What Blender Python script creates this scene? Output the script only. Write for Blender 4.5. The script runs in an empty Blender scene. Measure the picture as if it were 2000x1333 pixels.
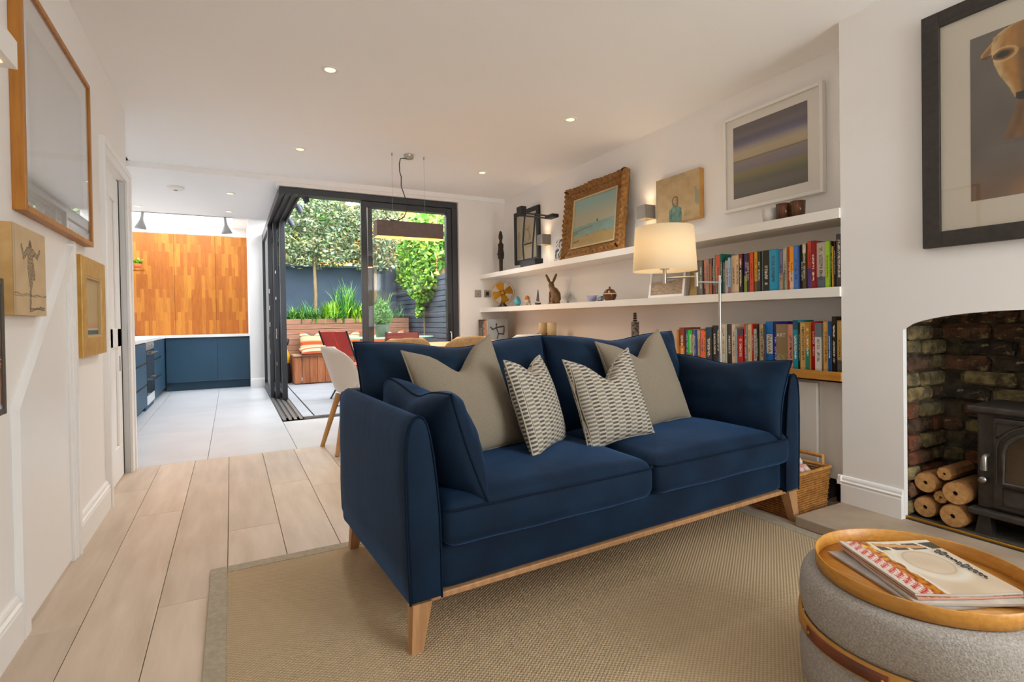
import bpy, bmesh, math, random
from mathutils import Vector, Matrix, noise
import numpy as np
PI = math.pi
rng = random.Random(7)
sc = bpy.context.scene
COL = sc.collection

# ---------------------------------------------------------------- camera
F_PX, CX, CY = 1039.0, 1000.0, 635.0
yaw, pitch, roll = math.radians(27.85), math.radians(-0.60), math.radians(0.88)
fwd = Vector((math.sin(yaw)*math.cos(pitch), math.cos(yaw)*math.cos(pitch), math.sin(pitch)))
rgt = Vector((math.cos(yaw), -math.sin(yaw), 0)); dwn = fwd.cross(rgt)
r2 = math.cos(roll)*rgt + math.sin(roll)*dwn
d2 = -math.sin(roll)*rgt + math.cos(roll)*dwn
cam_d = bpy.data.cameras.new('camera'); cam = bpy.data.objects.new('camera', cam_d); COL.objects.link(cam)
cam_d.sensor_width = 36; cam_d.lens = F_PX/2000*36
cam_d.shift_y = -(666.5-CY)/2000
cam_d.clip_start = 0.05; cam_d.clip_end = 200
M = Matrix((r2, -d2, -fwd)).transposed().to_4x4(); M.translation = (0, 0, 1.0)
cam.matrix_world = M
sc.camera = cam

# ---------------------------------------------------------------- view, world, large lights
sc.view_settings.view_transform = 'Standard'; sc.view_settings.look = 'None'
sc.view_settings.gamma = 1.0; sc.view_settings.use_curve_mapping = False
sc.view_settings.exposure = 0.29
sc.cycles.use_denoising = True; sc.cycles.use_adaptive_sampling = True; sc.cycles.adaptive_threshold = 0.02
sc.cycles.max_bounces = 10; sc.cycles.diffuse_bounces = 6; sc.cycles.transparent_max_bounces = 12
sc.cycles.sample_clamp_indirect = 6.0
sc.cycles.caustics_reflective = False; sc.cycles.caustics_refractive = False
world = bpy.data.worlds.new('overcast_sky'); sc.world = world; world.use_nodes = True
bg = world.node_tree.nodes['Background']
bg.inputs['Color'].default_value = (0.90, 0.95, 1.0, 1); bg.inputs['Strength'].default_value = 7.2

def light(name, kind, loc, energy, color=(1, 1, 1), target=None, **kw):
    d = bpy.data.lights.new(name, kind); d.energy = energy; d.color = color
    for k, v in kw.items(): setattr(d, k, v)
    o = bpy.data.objects.new(name, d); COL.objects.link(o); o.location = loc
    if target is not None:
        o.rotation_euler = (Vector(target)-Vector(loc)).to_track_quat('-Z', 'Y').to_euler()
    return o
# area lamp added for an assumed, unseen window, placed to balance the walls
light('unseen_window_lamp', 'AREA', (2.05, -1.565, 1.35), 82, (0.90, 0.97, 1.0), target=(1.6, 3, 1.2), shape='RECTANGLE', size=1.5, size_y=1.7)

# ---------------------------------------------------------------- materials
def lin(c):
    if isinstance(c, str):
        c = c.lstrip('#'); c = tuple(int(c[i:i+2], 16)/255 for i in (0, 2, 4))
        return tuple(x/12.92 if x <= .04045 else ((x+.055)/1.055)**2.4 for x in c)
    return tuple(c[:3])
MATS = {}
def mat(name, c1, c2=None, rough=.6, scale=6, stretch=(1, 1, 1), detail=4, metal=0, bump=0, bscale=60, bstretch=(1, 1, 1),
        sheen=0, rnd=0, spec=.5, emit=0, ecol=None, coat=0, lo=.35, hi=.65, alpha=None, trans=0, sss=0):
    if name in MATS: return MATS[name]
    m = bpy.data.materials.new(name); MATS[name] = m; m.use_nodes = True
    nt = m.node_tree; N = nt.nodes; L = nt.links; b = N['Principled BSDF']
    b.inputs['Roughness'].default_value = rough; b.inputs['Metallic'].default_value = metal
    b.inputs['Specular IOR Level'].default_value = spec
    if coat: b.inputs['Coat Weight'].default_value = coat; b.inputs['Coat Roughness'].default_value = .15
    if trans: b.inputs['Transmission Weight'].default_value = trans
    if sheen:
        b.inputs['Sheen Weight'].default_value = sheen; b.inputs['Sheen Roughness'].default_value = .4
        b.inputs['Sheen Tint'].default_value = (*[min(1, x*22+.06) for x in lin(c1)], 1)
    a = (*lin(c1), 1)
    tc = N.new('ShaderNodeTexCoord')
    src = None
    if c2 is not None:
        mp = N.new('ShaderNodeMapping'); mp.inputs['Scale'].default_value = stretch
        L.new(tc.outputs['Object'], mp.inputs['Vector'])
        no = N.new('ShaderNodeTexNoise'); no.inputs['Scale'].default_value = scale; no.inputs['Detail'].default_value = detail
        if rnd:
            oi = N.new('ShaderNodeObjectInfo'); va = N.new('ShaderNodeVectorMath'); va.operation = 'MULTIPLY_ADD'
            va.inputs[1].default_value = (37, 53, 71)
            L.new(oi.outputs['Random'], va.inputs[0]); L.new(mp.outputs[0], va.inputs[2]); L.new(va.outputs[0], no.inputs['Vector'])
        else:
            L.new(mp.outputs[0], no.inputs['Vector'])
        cr = N.new('ShaderNodeValToRGB'); cr.color_ramp.elements[0].position = lo; cr.color_ramp.elements[1].position = hi
        cr.color_ramp.elements[0].color = a; cr.color_ramp.elements[1].color = (*lin(c2), 1)
        L.new(no.outputs['Fac'], cr.inputs['Fac']); src = cr.outputs['Color']
    if rnd:
        oi2 = N.new('ShaderNodeObjectInfo'); mr = N.new('ShaderNodeMapRange')
        mr.inputs['To Min'].default_value = 1-rnd; mr.inputs['To Max'].default_value = 1+rnd
        L.new(oi2.outputs['Random'], mr.inputs['Value'])
        hs = N.new('ShaderNodeHueSaturation'); hs.inputs['Color'].default_value = a
        if src is not None: L.new(src, hs.inputs['Color'])
        L.new(mr.outputs[0], hs.inputs['Value']); src = hs.outputs['Color']
    if src is not None: L.new(src, b.inputs['Base Color'])
    else: b.inputs['Base Color'].default_value = a
    if bump:
        mp2 = N.new('ShaderNodeMapping'); mp2.inputs['Scale'].default_value = bstretch
        L.new(tc.outputs['Object'], mp2.inputs['Vector'])
        n2 = N.new('ShaderNodeTexNoise'); n2.inputs['Scale'].default_value = bscale; n2.inputs['Detail'].default_value = 3
        L.new(mp2.outputs[0], n2.inputs['Vector'])
        bp = N.new('ShaderNodeBump'); bp.inputs['Strength'].default_value = bump; bp.inputs['Distance'].default_value = .01
        L.new(n2.outputs['Fac'], bp.inputs['Height']); L.new(bp.outputs[0], b.inputs['Normal'])
    if emit:
        b.inputs['Emission Color'].default_value = (*lin(ecol or c1), 1); b.inputs['Emission Strength'].default_value = emit
    return m

def glass_mat(name, tint=(1, 1, 1), rough=0.0, ior=1.45):
    m = bpy.data.materials.new(name); MATS[name] = m; m.use_nodes = True
    nt = m.node_tree; N = nt.nodes; L = nt.links; N.clear()
    o = N.new('ShaderNodeOutputMaterial'); mix = N.new('ShaderNodeMixShader'); t = N.new('ShaderNodeBsdfTransparent'); g = N.new('ShaderNodeBsdfGlossy')
    lw = N.new('ShaderNodeLayerWeight'); lw.inputs['Blend'].default_value = .5
    pw = N.new('ShaderNodeMath'); pw.operation = 'POWER'; pw.inputs[1].default_value = 5.0; L.new(lw.outputs['Facing'], pw.inputs[0])
    f = N.new('ShaderNodeMath'); f.operation = 'MULTIPLY_ADD'; f0 = ((ior-1)/(ior+1))**2; f.inputs[1].default_value = 1-f0; f.inputs[2].default_value = f0
    L.new(pw.outputs[0], f.inputs[0])
    t.inputs['Color'].default_value = (*tint, 1); g.inputs['Roughness'].default_value = rough
    L.new(f.outputs[0], mix.inputs[0]); L.new(t.outputs[0], mix.inputs[1]); L.new(g.outputs[0], mix.inputs[2]); L.new(mix.outputs[0], o.inputs['Surface'])
    return m
def attr_mat(name, rough=.6, bump=0, spec=.4):
    m = mat(name, '#ffffff', rough=rough, spec=spec, bump=bump, bscale=180)
    nt = m.node_tree; a = nt.nodes.new('ShaderNodeAttribute'); a.attribute_name = 'Col'
    nt.links.new(a.outputs['Color'], nt.nodes['Principled BSDF'].inputs['Base Color'])
    return m
class NodeMath:
    """small node-math helper"""
    def __init__(s, m): s.nt = m.node_tree; s.N = s.nt.nodes; s.L = s.nt.links; s.b = s.N['Principled BSDF']
    def op(s, o, a, b=None, c=None):
        n = s.N.new('ShaderNodeMath'); n.operation = o
        for i, x in enumerate((a, b, c)):
            if x is None: continue
            if isinstance(x, (int, float)): n.inputs[i].default_value = x
            else: s.L.new(x, n.inputs[i])
        return n.outputs[0]
    def xyz(s):
        tc = s.N.new('ShaderNodeTexCoord'); sp = s.N.new('ShaderNodeSeparateXYZ'); s.L.new(tc.outputs['Object'], sp.inputs[0]); return sp.outputs
    def mix(s, f, a, b):
        n = s.N.new('ShaderNodeMix'); n.data_type = 'RGBA'
        s.L.new(f, n.inputs[0])
        for i, x in ((6, a), (7, b)):
            if isinstance(x, (str, tuple)): n.inputs[i].default_value = (*lin(x), 1)
            else: s.L.new(x, n.inputs[i])
        return n.outputs[2]
    def noise(s, scale, stretch=(1, 1, 1), detail=2):
        tc = s.N.new('ShaderNodeTexCoord'); mp = s.N.new('ShaderNodeMapping'); mp.inputs['Scale'].default_value = stretch
        n = s.N.new('ShaderNodeTexNoise'); n.inputs['Scale'].default_value = scale; n.inputs['Detail'].default_value = detail
        s.L.new(tc.outputs['Object'], mp.inputs[0]); s.L.new(mp.outputs[0], n.inputs['Vector']); return n.outputs['Fac']
    def bump(s, h, strength=.5, dist=.003):
        bp = s.N.new('ShaderNodeBump'); bp.inputs['Strength'].default_value = strength; bp.inputs['Distance'].default_value = dist
        s.L.new(h, bp.inputs['Height']); s.L.new(bp.outputs[0], s.b.inputs['Normal'])

wall_m = mat('wall_paint', '#eeebe8', rough=.75, bump=.03, bscale=90, spec=.3)
ceil_m = mat('ceiling_paint', '#f2f1f0', rough=.85, spec=.2)
trim_m = mat('trim_gloss', '#efedeb', rough=.35)
white_m = mat('white_satin', '#eae6e1', rough=.45)
shelf_m = mat('shelf_white', '#ece7df', rough=.5)
black_m = mat('black_metal', '#26272a', rough=.45, spec=.4)
frame_dark_m = mat('door_anthracite', '#33363b', rough=.4)
steel_m = mat('brushed_steel', '#b9b4ac', rough=.38, metal=.85)
chrome_m = mat('chrome', '#d5d5d5', rough=.12, metal=1)
brass_m = mat('brass', '#b98a3a', rough=.28, metal=1)
velvet_m = mat('navy_velvet', '#06172a', '#0c243a', rough=.78, scale=5, sheen=.42, bump=.12, bscale=25, spec=.2)
velvet_pip_m = mat('navy_piping', '#08182a', rough=.85, spec=.15)
linen_m = mat('oatmeal_linen', '#877b69', '#918573', rough=.9, scale=260, bump=.25, bscale=420, sheen=.1, spec=.15)
oak_leg_m = mat('oak_legs', '#b98a5e', '#a3764c', rough=.5, scale=9, stretch=(6, 6, .6))
oak_m = mat('oak_light', '#c48f4d', '#b07a3a', rough=.5, scale=7, stretch=(1, 9, 9))
tray_m = mat('tray_oak', '#c9903f', '#b97c30', rough=.38, scale=12, stretch=(8, 1, 8))
glass_m = glass_mat('clear_glass'); picglass_m = glass_mat('picture_glass', ior=1.5)
print_m = attr_mat('printed_picture', .55); paint_m = attr_mat('oil_paint', .5); gloss_print_m = attr_mat('gloss_print', .3)
dark_m = mat('dark_void', '#0b0a09', rough=.9)
felt_m = mat('grey_felt', '#b3aca4', '#8b847d', rough=.95, scale=220, detail=6, bump=.35, bscale=260, spec=.1, lo=.3, hi=.7)
leather_m = mat('brown_leather', '#5a2a14', '#7a3a1c', rough=.45, scale=8)
iron_m = mat('cast_iron', '#453e38', '#37312c', rough=.55, scale=30, metal=.3, bump=.1, bscale=150)
wood_in_m = mat('table_ash', '#d2aa74', '#c49a62', rough=.45, scale=6, stretch=(1, 8, 8))
# ---------------------------------------------------------------- mesh helpers
class MB:
    def __init__(s): s.v = []; s.f = []; s.sm = []; s.mi = []
    def add(s, vs, fs, smooth=False, mi=0):
        n = len(s.v); s.v += [tuple(v) for v in vs]; s.f += [tuple(i+n for i in f) for f in fs]
        s.sm += [smooth]*len(fs); s.mi += [mi]*len(fs); return s
    def box(s, x0, x1, y0, y1, z0, z1, bev=0, mi=0, seg=2):
        x0, x1 = min(x0, x1), max(x0, x1); y0, y1 = min(y0, y1), max(y0, y1); z0, z1 = min(z0, z1), max(z0, z1)
        if bev <= 0:
            v = [(x, y, z) for z in (z0, z1) for y in (y0, y1) for x in (x0, x1)]
            return s.add(v, [(0, 2, 3, 1), (4, 5, 7, 6), (0, 1, 5, 4), (2, 6, 7, 3), (0, 4, 6, 2), (1, 3, 7, 5)], mi=mi)
        bm = bmesh.new(); bmesh.ops.create_cube(bm, size=1)
        bmesh.ops.scale(bm, vec=(x1-x0, y1-y0, z1-z0), verts=bm.verts)
        bmesh.ops.translate(bm, vec=((x0+x1)/2, (y0+y1)/2, (z0+z1)/2), verts=bm.verts)
        bev = min(bev, .45*min(x1-x0, y1-y0, z1-z0))
        bmesh.ops.bevel(bm, geom=bm.edges[:], offset=bev, segments=seg, affect='EDGES', profile=.5)
        s.bm(bm, smooth=False, mi=mi); return s
    def bm(s, bm, smooth=False, mi=0):
        bm.verts.index_update(); s.add([v.co for v in bm.verts], [[v.index for v in f.verts] for f in bm.faces], smooth, mi); bm.free(); return s
    def poly(s, pts, d, mi=0, smooth=False):
        """prism: polygon pts (3d) swept by vector d"""
        n = len(pts); d = Vector(d); a = [Vector(p) for p in pts]; b = [p+d for p in a]
        fs = [tuple(range(n))[::-1], tuple(range(n, 2*n))]
        s.add(a+b, fs, False, mi)
        s.add(a+b, [(i, (i+1) % n, n+(i+1) % n, n+i) for i in range(n)], smooth, mi); return s
    def ring(s, c, u, w, r, n): return [c+u*(r*math.cos(2*PI*i/n))+w*(r*math.sin(2*PI*i/n)) for i in range(n)]
    def tube(s, pts, r, n=8, closed=False, caps=True, mi=0, smooth=True):
        P = [Vector(p) for p in pts]; k = len(P); R = r if isinstance(r, (list, tuple)) else [r]*k
        T = []
        for i in range(k):
            a = P[(i-1) % k] if closed or i else P[i]; b = P[(i+1) % k] if closed or i < k-1 else P[i]
            t = (b-a); T.append(t.normalized() if t.length > 1e-9 else Vector((0, 0, 1)))
        up = Vector((0, 0, 1)) if abs(T[0].z) < .9 else Vector((1, 0, 0))
        u = (up-T[0]*up.dot(T[0])).normalized(); vs = []
        for i in range(k):
            u = (u-T[i]*u.dot(T[i])).normalized(); w = T[i].cross(u); vs += s.ring(P[i], u, w, R[i], n)
        m = k if closed else k-1
        fs = [(i*n+j, i*n+(j+1) % n, ((i+1) % k)*n+(j+1) % n, ((i+1) % k)*n+j) for i in range(m) for j in range(n)]
        s.add(vs, fs, smooth, mi)
        if caps and not closed: s.add(vs[:n], [tuple(range(n))[::-1]], False, mi); s.add(vs[-n:], [tuple(range(n))], False, mi)
        return s
    def cyl(s, p0, p1, r0, r1=None, n=20, mi=0): return s.tube([p0, p1], [r0, r0 if r1 is None else r1], n, mi=mi)
    def lathe(s, prof, c=(0, 0, 0), n=32, mi=0, smooth=True, a0=0, a1=2*PI, axis='z'):
        vs = []; k = len(prof); full = abs(a1-a0-2*PI) < 1e-6; m = n if full else n+1
        for i in range(m):
            a = a0+(a1-a0)*i/n
            for r, z in prof:
                p = (r*math.cos(a), r*math.sin(a), z)
                if axis == 'x': p = (p[2], p[0], p[1])
                elif axis == 'y': p = (p[0], p[2], p[1])
                vs.append((c[0]+p[0], c[1]+p[1], c[2]+p[2]))
        fs = [(i*k+j, ((i+1) % m)*k+j, ((i+1) % m)*k+j+1, i*k+j+1) for i in range(n) for j in range(k-1)]
        return s.add(vs, fs, smooth, mi)
    def ball(s, c, r, sc_=(1, 1, 1), n=16, mi=0):
        return s.add(*(lambda pr: ([(c[0]+sc_[0]*rr*math.cos(2*PI*i/n), c[1]+sc_[1]*rr*math.sin(2*PI*i/n), c[2]+sc_[2]*z) for i in range(n) for rr, z in pr],
            [(i*len(pr)+j, ((i+1) % n)*len(pr)+j, ((i+1) % n)*len(pr)+j+1, i*len(pr)+j+1) for i in range(n) for j in range(len(pr)-1)]))(
            [(r*math.sin(PI*j/10), -r*math.cos(PI*j/10)) for j in range(11)]), True, mi)
    def grid(s, fn, nu, nv, smooth=True, mi=0):
        vs = [fn(i/nu, j/nv) for i in range(nu+1) for j in range(nv+1)]
        fs = [(i*(nv+1)+j, (i+1)*(nv+1)+j, (i+1)*(nv+1)+j+1, i*(nv+1)+j+1) for i in range(nu) for j in range(nv)]
        return s.add(vs, fs, smooth, mi)
    def xf(s, m): s.v = [tuple(m @ Vector(v)) for v in s.v]; return s
    def mesh(s, name, mats):
        me = bpy.data.meshes.new(name); me.from_pydata(s.v, [], s.f)
        me.polygons.foreach_set('use_smooth', s.sm); me.polygons.foreach_set('material_index', s.mi)
        for m in (mats if isinstance(mats, (list, tuple)) else [mats]): me.materials.append(m)
        return me
    def build(s, name, mats, parent=None, loc=None, rot=None):
        o = bpy.data.objects.new(name, s.mesh(name, mats)); COL.objects.link(o)
        if parent is not None: o.parent = parent
        if loc is not None: o.location = loc
        if rot is not None: o.rotation_euler = rot
        return o
def tag(o, label=None, cat=None, group=None, kind=None):
    if label: o['label'] = label
    if cat: o['category'] = cat
    if group: o['group'] = group
    if kind: o['kind'] = kind
    return o
def thing(name, label, cat, loc=(0, 0, 0), rz=0, group=None, kind=None):
    o = bpy.data.objects.new(name, None); COL.objects.link(o); o.location = loc; o.rotation_euler = (0, 0, rz); o.empty_display_size = .05
    return tag(o, label, cat, group, kind)
def struct(name, label, loc=(0, 0, 0)):
    o = bpy.data.objects.new(name, None); COL.objects.link(o); o.location = loc; o.empty_display_size = .05
    return tag(o, label, kind='structure')
def smesh(name, mb, m, label):
    return tag(mb.build(name, m), label, kind='structure')
def inst(name, me, parent, loc=(0, 0, 0), rot=(0, 0, 0), scale=(1, 1, 1)):
    o = bpy.data.objects.new(name, me); COL.objects.link(o); o.parent = parent; o.location = loc; o.rotation_euler = rot; o.scale = scale; return o
def copy_tree(o, parent=None):
    c = o.copy(); COL.objects.link(c); c.parent = parent
    for ch in list(o.children): copy_tree(ch, c)
    return c
def box_thing(name, label, cat, m, x0, x1, y0, y1, z0, z1, bev=0):
    c = ((x0+x1)/2, (y0+y1)/2, min(z0, z1))
    return tag(MB().box(x0-c[0], x1-c[0], y0-c[1], y1-c[1], z0-c[2], z1-c[2], bev).build(name, m, loc=c), label, cat)

def softbox(w, d, h, r, crown=0, n=14, nz=0, seed=0, bottom=0):
    """rounded, slightly stuffed cushion, centred on its base: x width, y depth, z height"""
    hx, hy, hz = w/2, d/2, h/2; mb = MB()
    ts = [math.copysign(1-(1-abs(t))**1.5, t) for t in [-1+2*i/n for i in range(n+1)]]
    def rp(x, y, z):
        q = Vector((max(-hx+r, min(hx-r, x*hx)), max(-hy+r, min(hy-r, y*hy)), max(-hz+r, min(hz-r, z*hz))))
        e = Vector((x*hx, y*hy, z*hz))-q
        p = q+e.normalized()*r if e.length > 1e-9 else q
        k = (1-x*x)*(1-y*y)
        if p.z > 0: p.z += crown*k**.6*(p.z/hz)
        else: p.z -= bottom*k**.6*(-p.z/hz)
        if nz:
            v = noise.noise(Vector((p.x*5+seed, p.y*5, p.z*5+seed)))*nz+noise.noise(Vector((p.x*14, p.y*14+seed, p.z*9)))*nz*.4
            p += (e.normalized() if e.length > 1e-9 else Vector((0, 0, 1)))*v
        return p
    for ax in range(3):
        for sg in (-1, 1):
            def fn(a, b, ax=ax, sg=sg):
                a = ts[round(a*n)]; b = ts[round(b*n)]
                c = [0, 0, 0]; c[ax] = sg; c[(ax+1) % 3] = a if sg > 0 else b; c[(ax+2) % 3] = b if sg > 0 else a
                return rp(*c)
            mb.grid(fn, n, n)
    mb.v = [(x, y, z+hz) for x, y, z in mb.v]
    return weld(mb)
def weld(mb, d=1e-5):
    bm = bmesh.new(); vs = [bm.verts.new(v) for v in mb.v]
    for f, s_ in zip(mb.f, mb.sm):
        try: bm.faces.new([vs[i] for i in f])
        except ValueError: pass
    bmesh.ops.remove_doubles(bm, verts=bm.verts, dist=d)
    bmesh.ops.recalc_face_normals(bm, faces=bm.faces)
    return MB().bm(bm, True)
def pillow(w, h, t, pinch=.10, chop=.0, seed=0, n=26, wr=.006, ear=0.0):
    """scatter cushion: x width, z height, y thickness, centred; returns body MB and seam points"""
    def edge(u, v):
        x = u*w/2*(1-pinch*(1-v*v)*abs(u)**1.5); z = v*h/2*(1-pinch*(1-u*u)*abs(v)**1.5)
        if chop: z -= chop*math.exp(-(u/.38)**2)*max(0, (v+.35)/1.35)**2.2
        if ear: z += ear*(abs(u)**4)*max(0, v)**3
        return x, z
    def fn(sg):
        def g(a, b):
            u = math.sin((a*2-1)*PI/2); v = math.sin((b*2-1)*PI/2)
            x, z = edge(u, v)
            k = ((1-u*u)*(1-v*v))
            th = t/2*k**.42 if k > 1e-9 else 0
            th *= 1-.55*(chop/.1 if chop else 0)*math.exp(-(u/.12)**2)*max(0, v)**1.5*.6
            th += wr*k**.3*(noise.noise(Vector((x*11+seed, z*11, sg*3)))+.5*noise.noise(Vector((x*27, z*27+seed, sg))))if k > 1e-9 else 0
            return (x, sg*th, z)
        return g
    mb = MB(); mb.grid(fn(-1), n, n); mb.grid(lambda a, b: fn(1)(1-a, b), n, n)
    seam = []
    for i in range(n): seam.append((math.sin((i/n*2-1)*PI/2), -1))
    for i in range(n): seam.append((1, math.sin((i/n*2-1)*PI/2)))
    for i in range(n): seam.append((-math.sin((i/n*2-1)*PI/2), 1))
    for i in range(n): seam.append((-1, -math.sin((i/n*2-1)*PI/2)))
    pts = [(lambda e: (e[0], 0, e[1]))(edge(u, v)) for u, v in seam]
    return weld(mb, 1e-6), pts

# flat printed pictures: a fine grid whose corners carry the printed colours
def sstep(a, b, x): t = max(0, min(1, (x-a)/(b-a))); return t*t*(3-2*t)
def mixc(a, b, t): return tuple(a[i]+(b[i]-a[i])*t for i in range(3))
def n2(x, y, s=0): return noise.noise(Vector((x, y, s)))
def seg(px, py, ax, ay, bx, by):
    dx, dy = bx-ax, by-ay; t = max(0, min(1, ((px-ax)*dx+(py-ay)*dy)/(dx*dx+dy*dy+1e-12)))
    return math.hypot(px-ax-t*dx, py-ay-t*dy)
def print_panel(name, origin, ux, uy, nx, ny, fn, m, parent=None):
    """origin corner, ux/uy edge vectors; fn(s,t) -> linear rgb with s,t in 0..1"""
    o_, ux, uy = Vector(origin), Vector(ux), Vector(uy)
    mb = MB(); mb.grid(lambda a, b: o_+ux*a+uy*b, nx, ny, smooth=False)
    me = mb.mesh(name, m); at = me.color_attributes.new('Col', 'FLOAT_COLOR', 'POINT')
    buf = []
    for i in range(nx+1):
        for j in range(ny+1): buf += [*fn(i/nx, j/ny), 1]
    at.data.foreach_set('color', buf)
    ob = bpy.data.objects.new(name, me); COL.objects.link(ob); ob.parent = parent; return ob
def text(name, s, size, m, parent, loc, rot, extrude=.0004, align='CENTER', sx=1):
    c = bpy.data.curves.new(name, 'FONT'); c.body = s; c.size = size; c.extrude = extrude; c.align_x = align; c.align_y = 'CENTER'
    tmp = bpy.data.objects.new(name, c); COL.objects.link(tmp); dg = bpy.context.evaluated_depsgraph_get(); dg.update()
    me = bpy.data.meshes.new_from_object(tmp.evaluated_get(dg)); bpy.data.objects.remove(tmp); me.materials.clear(); me.materials.append(m)
    o = bpy.data.objects.new(name, me); COL.objects.link(o); o.parent = parent; o.location = loc; o.rotation_euler = rot; o.scale = (sx, 1, 1)
    return o
ORD = ['first', 'second', 'third', 'fourth', 'fifth', 'sixth', 'seventh', 'eighth', 'ninth', 'tenth', 'eleventh', 'twelfth', 'thirteenth', 'fourteenth', 'fifteenth', 'sixteenth', 'seventeenth', 'eighteenth', 'nineteenth', 'twentieth']
TENS = {2: 'twenty', 3: 'thirty', 4: 'forty', 5: 'fifty'}
def ordinal(i):
    if i < 20: return ORD[i]
    t, r = divmod(i+1, 10)
    return (TENS[t][:-1]+'ieth') if r == 0 else TENS[t]+'-'+ORD[r-1]
# ================================================================= THE ROOM
CE, KC = 2.47, 2.42
XL, XR, YF = -0.62, 2.99, 5.82
# sub floor + oak boards
floor = smesh('floor', MB().box(-.80, 3.2, -1.6, 4.52, -.06, -.012), mat('board_gap', '#5a4632', rough=.9), 'pale oak board floor of the living room')
board_m = mat('oak_boards', '#cfbca8', '#b8a38c', rough=.42, scale=3.2, stretch=(5, .7, 1), detail=8, rnd=.09, bump=.05, bscale=30, bstretch=(6, .8, 1), lo=.3, hi=.72)
seams = [-.79, -.683, -.461, -.247, -.030, .197, .420, .645, .87, 1.095, 1.32, 1.545, 1.77, 1.995, 2.22, 2.445, 2.67, 2.895, 3.1]
joints = {0: [2.2], 1: [1.2, 2.24, 3.9], 2: [.4, 3.36], 3: [.9, 2.24], 4: [2.9], 5: [1.6, 3.6], 6: [3.44], 7: [.8, 3.9], 8: [2.8]}
for i in range(len(seams)-1):
    ys = [-1.6]+joints.get(i, [1.0+.7*(i % 3), 3.0+.5*(i % 2)])+[4.52]
    for a, b in zip(ys[:-1], ys[1:]):
        w, l = seams[i+1]-seams[i], b-a
        MB().box(-w/2+.0011, w/2-.0011, -l/2+.0009, l/2-.0009, -.012, 0, .0012, seg=1).build('floorboard', board_m, floor, loc=((seams[i]+seams[i+1])/2, (a+b)/2, 0))
# kitchen / dining tiles
kfloor = smesh('floor_tiled', MB().box(-1.6, 3.1, 4.52, 10.0, -.06, -.012), mat('grout', '#b9b4ad', rough=.9), 'large pale grey tiles of the kitchen floor')
tile_m = mat('floor_tile', '#c3c5c8', '#babcbf', rough=.32, scale=2.5, rnd=.015, detail=6)
for xa, xb in zip([-1.6, -1.40, -.785, -.17, .446, 1.06, 1.675, 2.29], [-1.40, -.785, -.17, .446, 1.06, 1.675, 2.29, 3.0]):
    for ya, yb in zip([4.52, 5.83, 7.10, 8.40, 9.60], [5.83, 7.10, 8.40, 9.60, 10.0]):
        if xa > .4 and ya > 5.8: continue
        w, l = xb-xa, yb-ya
        MB().box(-w/2+.0015, w/2-.0015, -l/2+.0015, l/2-.0015, -.012, 0, .001, seg=1).build('tile', tile_m, kfloor, loc=((xa+xb)/2, (ya+yb)/2, 0))
# ceilings
smesh('ceiling', MB().box(-.85, 3.3, -1.7, YF, CE, CE+.1), ceil_m, 'flat white living room ceiling')
kc = MB().box(-1.7, .62, YF, 8.1, KC, KC+.12); kc.box(.05, .62, 8.1, 10.1, 2.58, 2.70); kc.box(-1.7, .05, 8.05, 8.1, KC, 2.80)
kc.box(-1.7, -.78, 4.40, YF, CE, CE+.1)
smesh('ceiling_kitchen', kc, ceil_m, 'lower white kitchen ceiling around a rooflight')
smesh('trim_1', MB().box(-1.5, XR, YF-.02, YF, KC, CE), ceil_m, 'thin white step between the two ceilings')
# left wall with a sliding door opening
wl = MB().box(-.80, XL, -1.7, 3.71, -.06, CE); wl.box(-.80, XL, 4.41, 4.50, -.06, CE); wl.box(-.80, XL, 3.71, 4.41, 1.965, CE)
smesh('wall_left', wl, wall_m, 'white wall hung with pictures, left of the sofa')
smesh('wall_kitchen_near', MB().box(-1.6, -.80, 4.42, 4.50, -.06, CE), wall_m, 'white kitchen wall end beside the sliding door')
smesh('wall_kitchen_side', MB().box(-1.6, -1.5, 4.5, 10.1, -.06, 2.82), wall_m, 'white kitchen wall behind the ovens')
smesh('wall_kitchen_far', MB().box(-1.5, .42, 9.97, 10.1, -.06, 2.75), wall_m, 'white kitchen wall behind the timber doors')
smesh('wall_kitchen_end', MB().box(.258, .60, 9.12, 9.97, -.06, 2.7), wall_m, 'white wall end beside the blue kitchen units')
smesh('wall_rear', MB().box(-.85, 3.3, -1.75, -1.6, -.06, CE), wall_m, 'white wall behind the camera, with an added window')
# right wall and far wall
smesh('wall_right', MB().box(XR, 3.2, 1.6, YF+.2, -.06, CE).box(XR, 3.2, -1.7, .12, -.06, CE), wall_m, 'white alcove wall behind the long shelves')
wf = MB().box(2.385, XR, YF, YF+.18, -.06, CE); wf.box(.44, 2.385, YF, YF+.18, 2.385, CE+.05)
smesh('wall_far', wf, wall_m, 'white wall around the big garden doors')
# chimney breast with an arched fire opening
CXF = 2.73; OY0, OY1 = .40, 1.322
def arch_z(y):
    t = (y-(OY0+OY1)/2)/((OY1-OY0)/2); return .925+.095*math.sqrt(max(0, 1-t*t*.98))-.013
ch = MB(); ch.box(CXF, CXF+.03, OY1, 1.6, .05, CE); ch.box(CXF+.03, 3.2, OY1+.06, 1.6, .05, CE); ch.box(CXF, CXF+.03, .12, OY0, .05, CE); ch.box(CXF+.03, 3.2, .12, OY0-.06, .05, CE)
nA = 24
for i in range(nA):
    a, b = OY0+(OY1-OY0)*i/nA, OY0+(OY1-OY0)*(i+1)/nA
    za, zb = arch_z(a), arch_z(b)
    ch.add([(CXF, a, za), (CXF, b, zb), (CXF, b, CE), (CXF, a, CE)], [(0, 1, 2, 3)][::1])
    ch.add([(CXF, a, za), (CXF, b, zb), (CXF+.012, b, zb), (CXF+.012, a, za)], [(3, 2, 1, 0)])
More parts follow.
